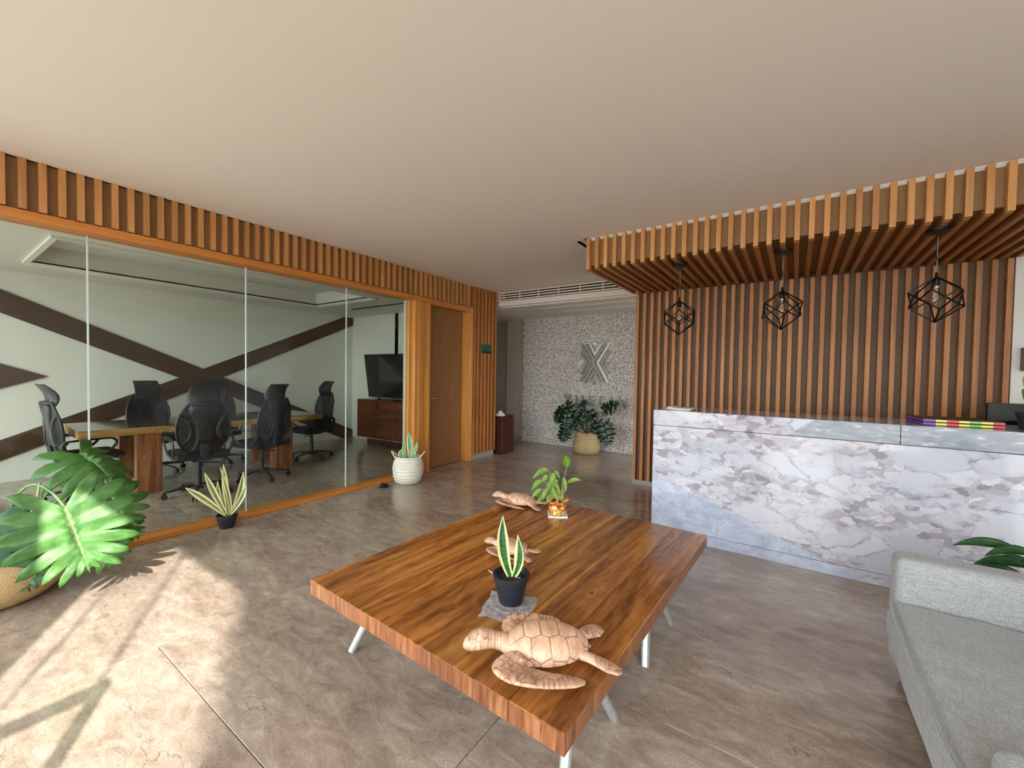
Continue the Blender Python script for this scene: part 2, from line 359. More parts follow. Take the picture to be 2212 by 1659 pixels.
M['bulb'] = m_glass('bulb_glass', (0.93, 0.88, 0.80), 1.4)
M['glass_edge'] = plain('glass_edge', (196, 210, 214), 0.25, nscale=5)
def m_bag():
    k = NT('cloudy_plastic'); out = k.t.nodes['Material Output']; n = k.noise(k.coord('Object'), 28, 5, .7); k.set(k.mix(n, lin((150, 156, 168)), lin((236, 238, 244))), 0.2, bump=n, bs=1, bd=.006)
    tr = k.n('ShaderNodeBsdfTransparent'); mx = k.n('ShaderNodeMixShader'); k.L.new(k.math('ADD', k.math('MULTIPLY', n, .7), .2), mx.inputs[0]); k.L.new(tr.outputs[0], mx.inputs[1]); k.L.new(k.b.outputs[0], mx.inputs[2]); k.L.new(mx.outputs[0], out.inputs['Surface']); return k.m
M['bag'] = m_bag()

def m_fabric():
    k = NT('grey_woven_fabric'); v = k.coord()
    a = k.noise(k.coord('Object', (24, 330, 220)), 1.0, 3, 0.7); b = k.noise(k.coord('Object', (330, 24, 110)), 1.0, 3, 0.7); c = k.noise(v, 260, 2)
    f = k.math('ADD', k.math('MULTIPLY', k.math('ADD', a, b), 0.35), k.math('MULTIPLY', c, 0.3))
    col = k.ramp(f, [(0.36, lin((118, 121, 122))), (0.5, lin((148, 150, 150))), (0.64, lin((178, 179, 178)))])
    k.b.inputs['Sheen Weight'].default_value = 0.2
    return k.set(col, 0.9, bump=f, bs=0.35, bd=0.0012)
M['fabric'] = m_fabric()
M['seat_fabric'] = plain('black_seat_fabric', (16, 18, 22), 0.85, nscale=300)
def m_mesh():
    k = NT('chair_mesh'); out = k.t.nodes['Material Output']; v = k.coord('UV', (60, 60, 1)); f = k.noise(v, 3, 2)
    k.set(k.mix(f, lin((10, 12, 15)), lin((20, 24, 28))), 0.75)
    tr = k.n('ShaderNodeBsdfTransparent'); mx = k.n('ShaderNodeMixShader'); mx.inputs[0].default_value = 0.82
    k.L.new(tr.outputs[0], mx.inputs[1]); k.L.new(k.b.outputs[0], mx.inputs[2]); k.L.new(mx.outputs[0], out.inputs['Surface']); return k.m
M['mesh'] = m_mesh()
def m_basket(name, base, rows, cols, stitch):
    k = NT(name); x = k.sep(k.coord('UV'))
    r = k.math('MULTIPLY', x[1], rows); c = k.math('MULTIPLY', x[0], cols)
    par = k.math('MULTIPLY', k.math('FLOOR', r), 0.5)
    sr = k.math('ABSOLUTE', k.math('SINE', k.math('MULTIPLY', r, PI))); sc = k.math('ABSOLUTE', k.math('SINE', k.math('MULTIPLY', k.math('ADD', c, par), PI)))
    h = k.math('MULTIPLY', k.math('POWER', sr, 0.5), k.math('POWER', sc, 0.5)); nz = k.noise(k.coord('Object'), 14, 4)
    t = k.math('ADD', k.math('MULTIPLY', h, 0.6), k.math('MULTIPLY', nz, 0.4))
    b = base; col = k.ramp(t, [(0.1, lin(tuple(q*stitch for q in b))), (0.45, lin(tuple(q*0.9 for q in b))), (0.85, lin(tuple(min(255, q*1.12) for q in b)))])
    return k.set(col, 0.8, bump=h, bs=0.8, bd=0.004)
M['basket_big'] = m_basket('seagrass_weave', (208, 178, 128), 64, 190, 0.74)
M['basket_far'] = m_basket('straw_weave', (190, 164, 118), 16, 60, 0.5)
M['basket_white'] = m_basket('white_rope_weave', (236, 228, 212), 18, 44, 0.80)
M['rope'] = plain('white_rope', (226, 214, 190), 0.8)
def m_soil():
    k = NT('potting_soil'); v = k.coord(); n = k.noise(v, 90, 4, 0.7); c = k.vor(v, 110).outputs['Color']
    col = k.ramp(n, [(0.3, lin((14, 12, 12))), (0.6, lin((48, 38, 32)))]); pe = k.ramp(c, [(0.86, 0), (0.9, 1)], 'CONSTANT')
    return k.set(k.mix(pe, col, lin((190, 180, 165))), 0.95, bump=n, bs=1, bd=0.004)
M['soil'] = m_soil()
def m_leaf(name, dark, light, vein, rough=0.35, trans=0.25, nveins=0):
    k = NT(name); out = k.t.nodes['Material Output']; uv = k.sep(k.coord('UV')); n = k.noise(k.coord('Object'), 22, 4)
    col = k.ramp(n, [(0.3, lin(dark)), (0.7, lin(light))])
    d = k.math('ABSOLUTE', k.math('SUBTRACT', uv[0], 0.5)); mid = k.ramp(d, [(0.0, 1), (0.03, 0)])
    if nveins:
        s_ = k.math('ABSOLUTE', k.math('SINE', k.math('MULTIPLY', k.math('SUBTRACT', uv[1], 0.0), PI*nveins)))
        mid = k.math('MAXIMUM', mid, k.math('MULTIPLY', k.ramp(s_, [(0.0, 1), (0.12, 0)]), 0.55))
    col = k.mix(k.math('MULTIPLY', mid, 0.7), col, lin(vein))
    k.set(col, rough, bump=n, bs=0.12, bd=0.001)
    tl = k.n('ShaderNodeBsdfTranslucent'); k.L.new(k.mix(0.5, col, lin(light)), tl.inputs['Color']); mx = k.n('ShaderNodeMixShader'); mx.inputs[0].default_value = trans
    k.L.new(k.b.outputs[0], mx.inputs[1]); k.L.new(tl.outputs[0], mx.inputs[2]); k.L.new(mx.outputs[0], out.inputs['Surface']); return k.m
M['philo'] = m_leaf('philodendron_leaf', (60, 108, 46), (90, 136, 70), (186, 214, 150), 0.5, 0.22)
M['philo_shade'] = m_leaf('philodendron_leaf_shaded', (44, 88, 60), (76, 124, 84), (130, 168, 130), 0.42, 0.2)  # bluer copy of the leaf: shade and sky reflection put into the colour
M['monstera'] = m_leaf('monstera_leaf', (8, 34, 16), (20, 58, 28), (40, 84, 44), 0.3, 0.08)
M['lily'] = m_leaf('peace_lily_leaf', (92, 140, 34), (146, 190, 62), (196, 222, 120), 0.4, 0.35)
M['aglao'] = m_leaf('dark_pointed_leaf', (20, 54, 28), (44, 88, 44), (60, 110, 60), 0.35, 0.1)
M['stem'] = plain('green_stem', (92, 132, 70), 0.45)
M['stem_dark'] = plain('dark_green_stem', (30, 58, 30), 0.5)
M['stem_pale'] = plain('pale_green_stem', (176, 190, 120), 0.5)
def m_snake(name, dark, light, edge, w):
    k = NT(name); uv = k.sep(k.coord('UV')); n = k.noise(k.coord('Object', (30, 30, 90)), 1.0, 4)
    col = k.ramp(n, [(0.35, lin(dark)), (0.65, lin(light))]); d = k.math('ABSOLUTE', k.math('SUBTRACT', uv[0], 0.5))
    d = k.math('ADD', d, k.math('MULTIPLY', k.math('SUBTRACT', n, 0.5), 0.06))
    return k.set(k.mix(k.ramp(d, [(w-0.02, 0), (w+0.02, 1)]), col, lin(edge)), 0.35)
M['snake'] = m_snake('snake_plant_leaf', (18, 66, 36), (52, 110, 60), (216, 218, 150), 0.30)
M['snake_var'] = m_snake('pale_snake_plant_leaf', (56, 92, 44), (112, 148, 84), (236, 230, 176), 0.20)
M['snake_grey'] = m_snake('grey_green_snake_leaf', (70, 128, 84), (120, 168, 120), (214, 220, 170), 0.36)
def m_foil():
    k = NT('gold_gift_foil'); v = k.coord(); n = k.noise(v, 26, 4, 0.6, 1.0); c = k.noise(v, 34, 3)
    col = k.ramp(n, [(0.36, lin((196, 60, 40))), (0.44, lin((226, 168, 70))), (0.6, lin((240, 214, 130))), (0.75, lin((250, 240, 210)))])
    return k.set(col, 0.28, bump=c, bs=1, bd=0.01, metal=0.5)
M['foil'] = m_foil(); M['ribbon'] = plain('red_ribbon', (190, 44, 36), 0.35)
def m_carved():
    k = NT('carved_wood'); at = k.n('ShaderNodeVertexColor', layer_name='groove'); n = k.noise(k.coord('Object', (10, 3, 10)), 3, 5, 0.6, 0.5)
    col = k.ramp(n, [(0.28, lin((170, 128, 102))), (0.5, lin((212, 170, 140))), (0.72, lin((228, 192, 164)))])
    g = k.n('ShaderNodeSeparateColor'); k.L.new(at.outputs[0], g.inputs[0])
    return k.set(k.mix(k.math('MULTIPLY', g.outputs[0], 0.8), col, lin((96, 58, 42))), 0.42, bump=n, bs=0.15, bd=0.001)
M['carved'] = m_carved()
def m_chip():
    k = NT('mosaic_chip'); r = k.noise(k.coord('Object'), 30, 2); r2 = k.noise(k.coord('Object', (1, 1, 1), loc=(3, 1, 2)), 2, 2)
    col = k.ramp(r, [(0.32, lin((176, 166, 156))), (0.45, lin((218, 211, 202))), (0.6, lin((238, 234, 228)))]); return k.set(col, 0.7)
M['chip'] = m_chip()

# ------------------------------------------------------------------ room shell
H = 2.765; GX = -4.33; XF = -4.22; YF0 = -1.2; XB = -7.75; YT = 5.30; HM = 2.52
fl = struct('floor', (0, 0, 0))
MB().box((XB-0.2, YF0-0.15, -0.12), (4.2, 8.2, -0.014)).build('subfloor', M['stone_base'], fl)
cols_x = [-9.205+1.65*i for i in range(9)]; offs = {0: .9, 1: .2, 2: 1.5, 3: 2.05, 4: .686, 5: 1.70, 6: 0.4, 7: 1.2, 8: 0.2}
TL = 2.72; gp = 0.0016
for i, x0 in enumerate(cols_x):
    y = offs[i]-2*TL
    while y < 8.2:
        xa, xb = max(x0, XB-.2)+gp, min(x0+1.65, 4.2)-gp; ya, yb = max(y, YF0-.1)+gp, min(y+TL, 8.2)-gp
        if xb-xa > .05 and yb-ya > .05:
            MB().box((xa-(xa+xb)/2, ya-(ya+yb)/2, -.014), (xb-(xa+xb)/2, yb-(ya+yb)/2, random.uniform(-.0004, 0))).build('tile', M['floor'], fl, local=True, loc=((xa+xb)/2, (ya+yb)/2, 0), bevel=0.0012, seg=1)
        y += TL
cl = struct('ceiling')
MB().box((XF-.02, YF0-.1, H), (4.2, 3.90, H+.1)).box((-4.3, 3.90, H), (-1.86, 5.70, H+.1)).build('ceiling_board', M['ceiling'], cl)
MB().box((-4.6, YF0-.10, H+.1), (4.3, 5.5, H+.25)).box((-6.5, 5.5, H+.1), (1.7, 7.8, H+.25)).build('roof_slab', M['wall_white'], cl)
MB().box((-1.9, 3.90, H+.0), (4.2, 5.4, H+.1)).build('recess_board', M['wall_white'], cl)
# bulkhead with the air grille, corridor ceiling
MB().box((-4.22, 5.70, 2.535), (1.6, 5.78, H+.1)).build('bulkhead', M['ceiling'], cl)
MB().box((-6.4, 5.78, 2.515), (1.6, 7.6, 2.6)).build('corridor_ceiling', M['wall_white'], cl)
MB().box((-3.6, 6.10, 2.508), (-1.9, 6.13, 2.516)).box((-3.4, 6.55, 2.508), (-1.9, 6.57, 2.516)).build('ceiling_joint', M['ceiling'], cl)
gr = thing('air_grille', (-3.0, 5.69, 2.60), 'long white linear air conditioning grille over the corridor opening', 'grille')
MB().box((-4.17, 5.6972, 2.615), (-1.75, 5.6995, 2.752)).build('slot_dark_sheet', M['dark'], gr)  # black sheet, shade inside the slots put in as colour
for z in (2.752, 2.712, 2.672, 2.632):
    MB().box((-4.19, 5.690, z-.0105), (-1.75, 5.697, z+.0105)).build('slat', M['grille'], gr, bevel=.002, seg=1)
for x in (-4.185, -4.10, -3.78, -3.42, -3.06, -2.7, -2.34, -1.98):
    MB().box((x-.006, 5.689, 2.622), (x+.006, 5.697, 2.762)).build('divider', M['grille'], gr)

# corridor
wc = struct('wall_corridor')
MB().box((-6.4, 5.3, 0), (-6.3, 8.0, 2.6)).build('end_wall', M['wall_beige'], wc)
MB().box((-6.4, 5.40, 0), (-4.60, 5.655, 2.95)).build('near_wall', M['wall_beige'], wc)
MB().box((-6.4, 5.655, 2.6), (-4.2, 5.80, 2.95)).build('upper_wall', M['wall_beige'], wc)
MB().box((-6.4, 7.6, 0), (1.7, 7.7, 2.9)).build('outer_wall', M['wall_beige'], wc)
MB().box((1.6, 5.4, 0), (1.7, 7.5, .06)).box((1.6, 5.4, 2.50), (1.7, 7.5, 2.9)).build('light_opening_frame', M['wall_beige'], wc)  # unseen corridor end opening, added to let daylight onto the stone wall
MB().box((-6.4, 7.45, 0), (-4.6, 7.6, 2.6)).build('recess_wall', M['wall_beige'], wc)
MB().box((-5.06, 7.17, 0.1), (-4.74, 7.45, 2.52)).build('column', M['wall_beige'], wc)
MB().box((-4.74, 7.20, 0.1), (-4.66, 7.45, 2.52)).build('column_trim', M['wall_beige'], wc)
MB().box((-5.07, 7.16, 0), (-4.66, 7.45, 0.1)).build('plinth', M['stone_base'], wc)
# chip mosaic wall
wst = struct('wall_stone')
MB().box((-4.66, 7.17, 0), (1.6, 7.45, 2.6)).build('mortar_bed', M['chip_mortar'], wst)
ch = MB(); rr = random.Random(3)
z = 0.004
while z < 2.515:
    x = -4.655 + rr.uniform(0, .02)
    while x < -1.7:
        l = rr.uniform(.018, .046); h = rr.uniform(.009, .015); d = rr.uniform(.002, .016); t = rr.uniform(-.35, .35); dx = math.sin(t)*h
        a = [(x, z), (x+l, z+l*math.tan(t)*.35), (x+l-dx, z+h+l*math.tan(t)*.35), (x-dx*.3, z+h)]
        y0 = 7.168; y1 = 7.168-d; y2 = y1-rr.uniform(-.004, .004)
        vs = [(p[0], y0, p[1]) for p in a]+[(a[0][0], y1, a[0][1]), (a[1][0], y2, a[1][1]), (a[2][0], y2, a[2][1]), (a[3][0], y1, a[3][1])]
        ch.quadset(vs, [(4, 5, 6, 7), (0, 1, 5, 4), (1, 2, 6, 5), (2, 3, 7, 6), (3, 0, 4, 7)])
        x += l+rr.uniform(.002, .012)
    z += 0.0142
o = ch.build('stone_chip', M['chip'], wst); o['kind'] = 'stuff'; o['label'] = 'irregular pale stone chips of the mosaic'

# slatted wall behind counter
P9 = 0.09
wb = struct('wall_back', (0, 5.3, 0))
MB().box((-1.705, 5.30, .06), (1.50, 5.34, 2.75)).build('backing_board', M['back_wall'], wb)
MB().box((-1.60, 5.345, 0), (1.6, 5.46, 2.6)).build('wall_core', M['wall_white'], wb)
MB().box((-1.70, 5.262, 0), (1.50, 5.345, .06)).build('skirting', M['stone_base'], wb)
ws = MB().box((-.018, -.052, 0), (.018, 0, 2.372)).mesh('wall_slat', M['slat_wall'])
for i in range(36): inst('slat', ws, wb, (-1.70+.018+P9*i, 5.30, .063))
wr = struct('wall_right')
MB().box((1.50, 5.27, 0), (4.2, 5.4, H)).build('plaster_return', M['wall_white'], wr)
MB().box((3.9, YF0, 0), (4.0, 5.3, H)).build('side_wall', M['wall_white'], wr)
sh = thing('wall_shelf_box', (1.75, 5.2, 1.5), 'dark wooden box panel on the plaster right of the slatted wall', 'box')
MB().box((1.548, 5.12, 1.49), (2.0, 5.27, 1.68)).build('body', M['cab'], sh, bevel=.003)

# slatted canopy
cn = thing('slatted_canopy', (-.2, 4.5, 2.44), 'slatted wooden canopy hung over the marble counter', 'canopy')
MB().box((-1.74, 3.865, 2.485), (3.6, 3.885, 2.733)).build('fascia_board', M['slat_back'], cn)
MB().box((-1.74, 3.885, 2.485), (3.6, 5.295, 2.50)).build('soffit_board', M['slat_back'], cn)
MB().box((-1.74, 3.866, 2.734), (3.6, 3.90, 2.7645)).build('plaster_strip', M['wall_white'], cn)
MB().box((-1.79, 3.83, 2.752), (-1.74, 5.27, 2.764)).build('top_trim', M['slat_back'], cn)
fs = MB().box((-.0175, 0, 0), (.0175, .045, .306)).mesh('fascia_slat', M['slat'])
ss = MB().box((-.0175, 0, 0), (.0175, 1.405, .045)).mesh('soffit_slat', M['slat_soffit'])
for i in range(52):
    x = -1.7325+P9*i*1.0006
    if x > 2.9: break
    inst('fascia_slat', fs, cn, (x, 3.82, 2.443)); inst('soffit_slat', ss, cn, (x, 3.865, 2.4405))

# ------------------------------------------------------------------ left side: header, door, glass partition
wl = struct('wall_left', (XF, 0, 0))
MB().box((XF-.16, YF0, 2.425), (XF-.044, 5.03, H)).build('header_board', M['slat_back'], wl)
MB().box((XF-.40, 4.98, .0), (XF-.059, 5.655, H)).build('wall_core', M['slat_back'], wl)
MB().box((XF-.40, 5.03, .0), (XF-.02, 5.64, .085)).build('skirting', M['stone_base'], wl)
hs = MB().box((-.044, -.0185, 0), (0, .0185, .332)).mesh('header_slat', M['slat'])
k0 = .358-.0185
i = -17
while k0+P9*i < 4.98:
    inst('slat', hs, wl, (XF, k0+P9*i, 2.433)); i += 1
ts = MB().box((-.062, -.019, 0), (0, .019, 2.675)).mesh('tall_slat', M['slat_wall'])
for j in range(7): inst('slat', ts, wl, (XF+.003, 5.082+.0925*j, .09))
MB().box((XF-.17, YF0, 2.362), (XF+.005, 4.13, 2.424)).build('head_rail', M['rail'], wl, bevel=.004)
MB().box((XF-.17, YF0, 0.0), (XF+.003, 3.80, .036)).build('sill_rail', M['rail'], wl, bevel=.004)
# posts between glass and door
for a, b, x0, x1, nm in ((3.80, 3.845, XF-.15, XF-.08, 'glazing_bead'), (3.845, 3.905, XF-.16, XF-.012, 'post'), (3.905, 3.985, XF-.16, XF+.0, 'post'), (3.985, 4.075, XF-.16, XF-.022, 'post'), (4.075, 4.115, XF-.16, XF+.008, 'post'), (4.115, 4.145, XF-.18, XF-.03, 'post')):
    MB().box((x0, a, 0), (x1, b, 2.40)).build(nm, M['jamb'], wl, bevel=.003)
dr = struct('door_1', (XF-.13, 4.13, 0))
dp_ = MB().box((XF-.16, 4.13, .008), (XF-.125, 4.93, 2.345)).build('door_panel', M['door'], dr)
MB().box((XF-.17, 4.12, 2.345), (XF-.01, 5.0, 2.425)).build('door_head', M['rail'], dr, bevel=.003)
for a, b, x1 in ((4.925, 4.965, XF-.03), (4.965, 4.985, XF-.012), (4.985, 5.035, XF+.006)):
    MB().box((XF-.17, a, 0), (x1, b, 2.345 if a < 4.96 else 2.425)).build('door_jamb', M['jamb'], dr, bevel=.003)
hd = MB().tube([(XF-.125, 4.215, 1.02), (XF-.075, 4.215, 1.02), (XF-.07, 4.235, 1.02), (XF-.07, 4.33, 1.02)], .008, 8).build('door_handle', M['chrome'], dp_, smooth=True)
# glass partition
gw = struct('window_1', (GX, 1.3, 0))
JY = [-1.18, -.32, .746, 1.812, 2.878, 3.80]
for a, b in zip(JY[:-1], JY[1:]):
    MB().box((GX-.004, a+.004, .03), (GX+.004, b-.004, 2.37)).build('pane', M['glass'], gw)
for y in JY[1:-1]:
    MB().box((GX-.007, y-.0045, .036), (GX+.007, y+.0045, 2.362)).build('glass_joint', M['glass_edge'], gw)

# meeting room
wm = struct('wall_meeting')
MB().box((XB-.12, YF0, 0), (XB, YT+.1, HM+.3)).build('back_wall', M['wall_meet'], wm)
MB().box((XB, YT, 0), (XF-.30, YT+.1, HM+.3)).build('side_wall', M['wall_meet'], wm)
MB().box((XF-.40, 3.98, 0), (XF-.18, 4.98, HM+.3)).build('inner_wall', M['wall_meet'], wm)
def bp(poly): return [(0, y, z) for y, z in poly]
def band(name, poly, t=.022): 
    MB().prism(bp(poly), (t, 0, 0), (XB+.001, 0, 0)).build(name, M['brown'], wm)
ND = (2.62, 1.392); 
band('brown_panel', [(-.6, 2.835), (-.6, 2.56), (2.31, 1.252), (2.62, 1.119), (2.896, 1.263), (2.62, 1.392)])   # falls from the left
band('brown_panel', [(2.62, 1.392), (2.896, 1.263), (5.295, 2.352), (5.295, 2.505), (5.085, 2.505)], .0225)
band('brown_panel', [(2.31, 1.252), (-.6, .0), (-.05, .0), (2.62, 1.119)], .0215)
band('brown_panel', [(2.62, 1.119), (2.896, 1.263), (5.295, .155), (5.295, 0.0), (5.06, 0.0)], .0218)
band('brown_panel', [(.973, 1.269), (-.6, 1.90), (-.6, .66)], .021)
cm = struct('ceiling_meeting')
TX0, TX1, TY0, TY1 = -6.86, -5.32, .735, 3.98
a = MB()
for p, q in (((XB, YF0), (TX0, YT)), ((TX1, YF0), (XF-.16, YT)), ((TX0, YF0), (TX1, TY0)), ((TX0, TY1), (TX1, YT))):
    a.box((p[0], p[1], HM), (q[0], q[1], HM+.02))
a.build('ceiling_board', M['ceil_meet'], cm)
a = MB(); e = .045
for p, q in (((TX1, TY0-e), (TX1+e, TY1+e)), ((TX0, TY0-e), (TX1, TY0))):
    a.box((p[0], p[1], HM-.022), (q[0], q[1], HM-.0005))
a.prism([(TX0-e, TY0-e, HM-.034), (TX0-e, TY0-e, HM-.0005), (TX0+.012, TY0-e, HM-.0005)], (0, TY1-TY0+2*e, 0), (0, 0, 0))
a.prism([(TX0, TY1+e, HM-.034), (TX0, TY1-.012, HM-.0005), (TX0, TY1+e, HM-.0005)], (TX1-TX0, 0, 0), (0, 0, 0))
a.build('tray_trim', M['wall_white'], cm)
a = MB()
for p, q in (((TX0-.02, TY0), (TX0, TY1)), ((TX1, TY0), (TX1+.02, TY1)), ((TX0, TY0-.02), (TX1, TY0)), ((TX0, TY1), (TX1, TY1+.02))):
    a.box((p[0], p[1], HM), (q[0], q[1], HM+.2))
a.box((TX0-.3, TY0-.3, HM+.2), (TX1+.3, TY1+.3, HM+.25)).build('tray', M['ceil_meet'], cm)
MB().box((XB-.2, YF0-.10, HM+.28), (-4.3, YT+.2, HM+.4)).build('roof_slab', M['wall_white'], cm)
MB().box((-6.7, 4.55, HM-.006), (-4.9, 4.60, HM+.001)).build('slot_diffuser', M['dark'], cm)

# front facade behind the camera
wf = struct('wall_front', (0, YF0, 0))
MB().box((-1.02, YF0-.12, 0), (-.32, YF0, H+.1)).build('pier', M['wall_white'], wf)
MB().box((3.86, YF0-.12, 0), (4.1, YF0, H+.1)).build('pier', M['wall_white'], wf)
MB().box((XB-.12, YF0-.12, HM), (-1.02, YF0, H+.2)).build('lintel', M['wall_white'], wf)
w2 = struct('window_2', (0, YF0-.06, 0))
for a_, b_ in ((-.32, .016), (.024, .628), (.642, 1.70), (1.715, 2.75), (2.765, 3.86), (-2.3, -1.02), (-3.6, -2.31), (-4.9, -3.61), (-6.3, -4.91), (XB, -6.31)):
    MB().box((a_, YF0-.064, 0), (b_, YF0-.056, H)).build('pane', M['glass_clear'], w2)
for x, q_ in ((.02, .005), (.635, .007), (1.7075, .012), (2.7575, .012)): MB().box((x-q_, YF0-.066, 0), (x+q_, YF0-.054, H)).build('mullion', M['metal_black'], w2)
for x in (-2.305, -3.605, -4.905, -6.305): MB().box((x-.02, YF0-.08, 0), (x+.02, YF0-.04, H)).build('mullion', M['metal_black'], w2)
gp_ = MB().box((-60, -60, -.2), (60, 60, -.13)).build('pavement', M['pave']); gp_['kind'] = 'structure'
gp2 = MB().box((8.78, -5.2, -.2), (24, -5.0, 8.0)).build('sun_blocker_wall', M['wall_white']); gp2['kind'] = 'structure'  # unseen wall added to block the sun from the right-hand panes

# ------------------------------------------------------------------ reception counter
rc = thing('reception_counter', (-.2, 4.0, 0), 'long grey veined marble reception counter below the slatted canopy', 'counter')
MB().box((-1.02, 3.70, .082), (2.6, 3.74, .966)).build('front_slab', M['marble_front'], rc, bevel=.002, seg=1)
MB().box((-1.02, 3.702, 0), (2.6, 3.74, .079)).build('plinth', M['marble_front'], rc)
MB().box((-1.02, 3.741, 0), (-.98, 4.26, .966)).build('side_slab', M['marble_front'], rc)
for a_, b_ in ((-1.022, .5815), (.5845, 2.6)):
    MB().box((a_, 3.698, .970), (b_, 3.73, 1.10)).build('edge_slab', M['marble_edge'], rc, bevel=.002, seg=1)
    MB().box((a_, 3.7305, 1.07), (b_, 4.26, 1.10)).build('top_slab', M['marble_top'], rc)
pl = thing('paper_stack', (-.86, 3.9, 1.1), 'loose white papers curling up on the left end of the counter', 'papers')
for i in range(5):
    P = []
    for u in np.linspace(0, 1, 8):
        P.append([V((-.95+.20*t_+.004*i, 3.80+.22*u+.02*t_+.006*i, 1.1015+.003*i+.022*max(0, .35-t_)**1.3*(1+.3*i))) for t_ in np.linspace(0, 1, 8)])
    MB().grid(P).build('sheet', M['paper'], pl, smooth=True, solid=.0015)
def m_stripes():
    k = NT('striped_card'); x = k.sep(k.coord('Object'))
    u = k.math('DIVIDE', k.math('ADD', x[0], .19), .38)
    cols = [(118, 66, 160), (228, 214, 96), (212, 70, 52), (228, 214, 96), (120, 182, 74), (228, 214, 96), (214, 66, 62)]
    pos = [0, .16, .30, .45, .58, .72, .86]
    c = k.ramp(u, [(p, lin(q)) for p, q in zip(pos, cols)], 'CONSTANT'); return k.set(c, .4)
M['stripes'] = m_stripes()
for i, (lab) in enumerate(('lower board of two with rainbow striped edges on the counter', 'upper board of two with rainbow striped edges on the counter')):
    b_ = thing('striped_board', (.88, 3.96, 1.1005+.0215*i), lab, 'game board', 'striped boards on the counter', rz=.13)
    MB().box((-.19, -.13, .003), (.19, .16, .0165)).build('striped_edge', M['stripes'], b_, local=True)
    MB().box((-.191, -.131, .0168), (.191, .161, .0205)).build('cover', M['plastic_black'], b_, local=True)
mo = thing('computer_monitor', (1.42, 4.5, .74), 'black flat monitor standing behind the right of the counter', 'monitor', rz=.12)
MB().box((-.26, -.02, .20), (.30, .015, .50)).build('housing', M['plastic_black'], mo, local=True, bevel=.004)
MB().box((-.25, -.0225, .21), (.29, -.0195, .49)).build('screen', M['screen'], mo, local=True)
MB().lathe([(.11, 0), (.11, .012), (.03, .02), (.025, .25)], 20, (0, .04, 0)).build('stand', M['plastic_black'], mo, local=True, smooth=True)
dk = thing('reception_desk', (.5, 4.6, 0), 'wooden work desk behind the marble counter, under the black monitor', 'desk')
MB().box((-.9, 4.262, .70), (2.4, 4.75, .74)).build('desktop', M['cab'], dk)
for x in (-.85, .8, 2.3): MB().box((x, 4.28, 0), (x+.04, 4.73, .70)).build('leg', M['cab'], dk)

# ------------------------------------------------------------------ pendants
def pendant(loc, rz, label, zt=2.10):
    t = thing('pendant_lamp', loc, label, 'pendant lamp', 'black cage pendants over the counter', rz=rz)
    z0 = 2.44-loc[2]
    MB().lathe([(.062, -.022), (.066, -.018), (.066, 0)], 28, (0, 0, z0)).build('ceiling_rose', M['metal_black'], t, local=True, smooth=False)
    MB().tube([(0, 0, z0-.02), (0, 0, .335)], .0022, 6).build('wire', M['steel'], t, local=True)
    pts = [(.018*math.sin(q*7)*math.sin(q*PI), .014*math.cos(q*9)*math.sin(q*PI), .335+(z0-.36)*q) for q in np.linspace(0, 1, 22)]
    MB().tube(pts, .0028, 6).build('cord', M['plastic_black'], t, local=True, smooth=True)
    hgt = .315; e = hgt/math.sqrt(3); rad = e*math.sqrt(2/3)
    for rot, s_, nm in ((0, 1.0, 'cage'), (math.radians(60), .955, 'inner_cage')):
        top = V((0, 0, hgt)); bot = V((0, 0, 0))
        U = [V((rad*s_*math.cos(rot+2*PI*i/3), rad*s_*math.sin(rot+2*PI*i/3), hgt*2/3)) for i in range(3)]
        Lw = [V((rad*s_*math.cos(rot+PI/3+2*PI*i/3), rad*s_*math.sin(rot+PI/3+2*PI*i/3), hgt/3)) for i in range(3)]
        c = MB()
        for i in range(3):
            for a_, b_ in ((top, U[i]), (bot, Lw[i]), (U[i], Lw[i]), (U[i], Lw[i-1])): c.tube([a_, b_], .0052, 5)
        c.build(nm, M['metal_black'], t, local=True)
    MB().lathe([(.010, .25), (.019, .255), (.019, .305), (.010, .312), (.008, .345)], 16).build('lamp_holder', M['metal_black'], t, local=True, smooth=True)
    MB().lathe([(.016, .252), (.0165, .235)], 16).build('bulb_cap', M['chrome'], t, local=True, smooth=True)
    b = [(.012, .236), (.015, .215), (.024, .185), (.030, .155), (.028, .130), (.018, .112), (.004, .105)]
    bulb = MB().lathe(b, 20).build('bulb', M['bulb'], t, local=True, smooth=True)
    f = MB()
    for q in range(6):
        a_ = q*PI/3; f.tube([(.006*math.cos(a_), .006*math.sin(a_), .225), (.013*math.cos(a_), .013*math.sin(a_), .155), (.005*math.cos(a_), .005*math.sin(a_), .135)], .0012, 4)
    f.build('filament', M['steel_lit'], bulb, local=True)
    return t
pendant((-.91, 4.06, 1.785), -.30, 'left of three black cage pendant lamps, nearest the stone wall')
pendant((-.11, 4.05, 1.795), -.356, 'middle one of three black cage pendant lamps above the counter')
pendant((.785, 4.03, 1.80), -.87, 'right of three black cage pendant lamps, above the striped boards')

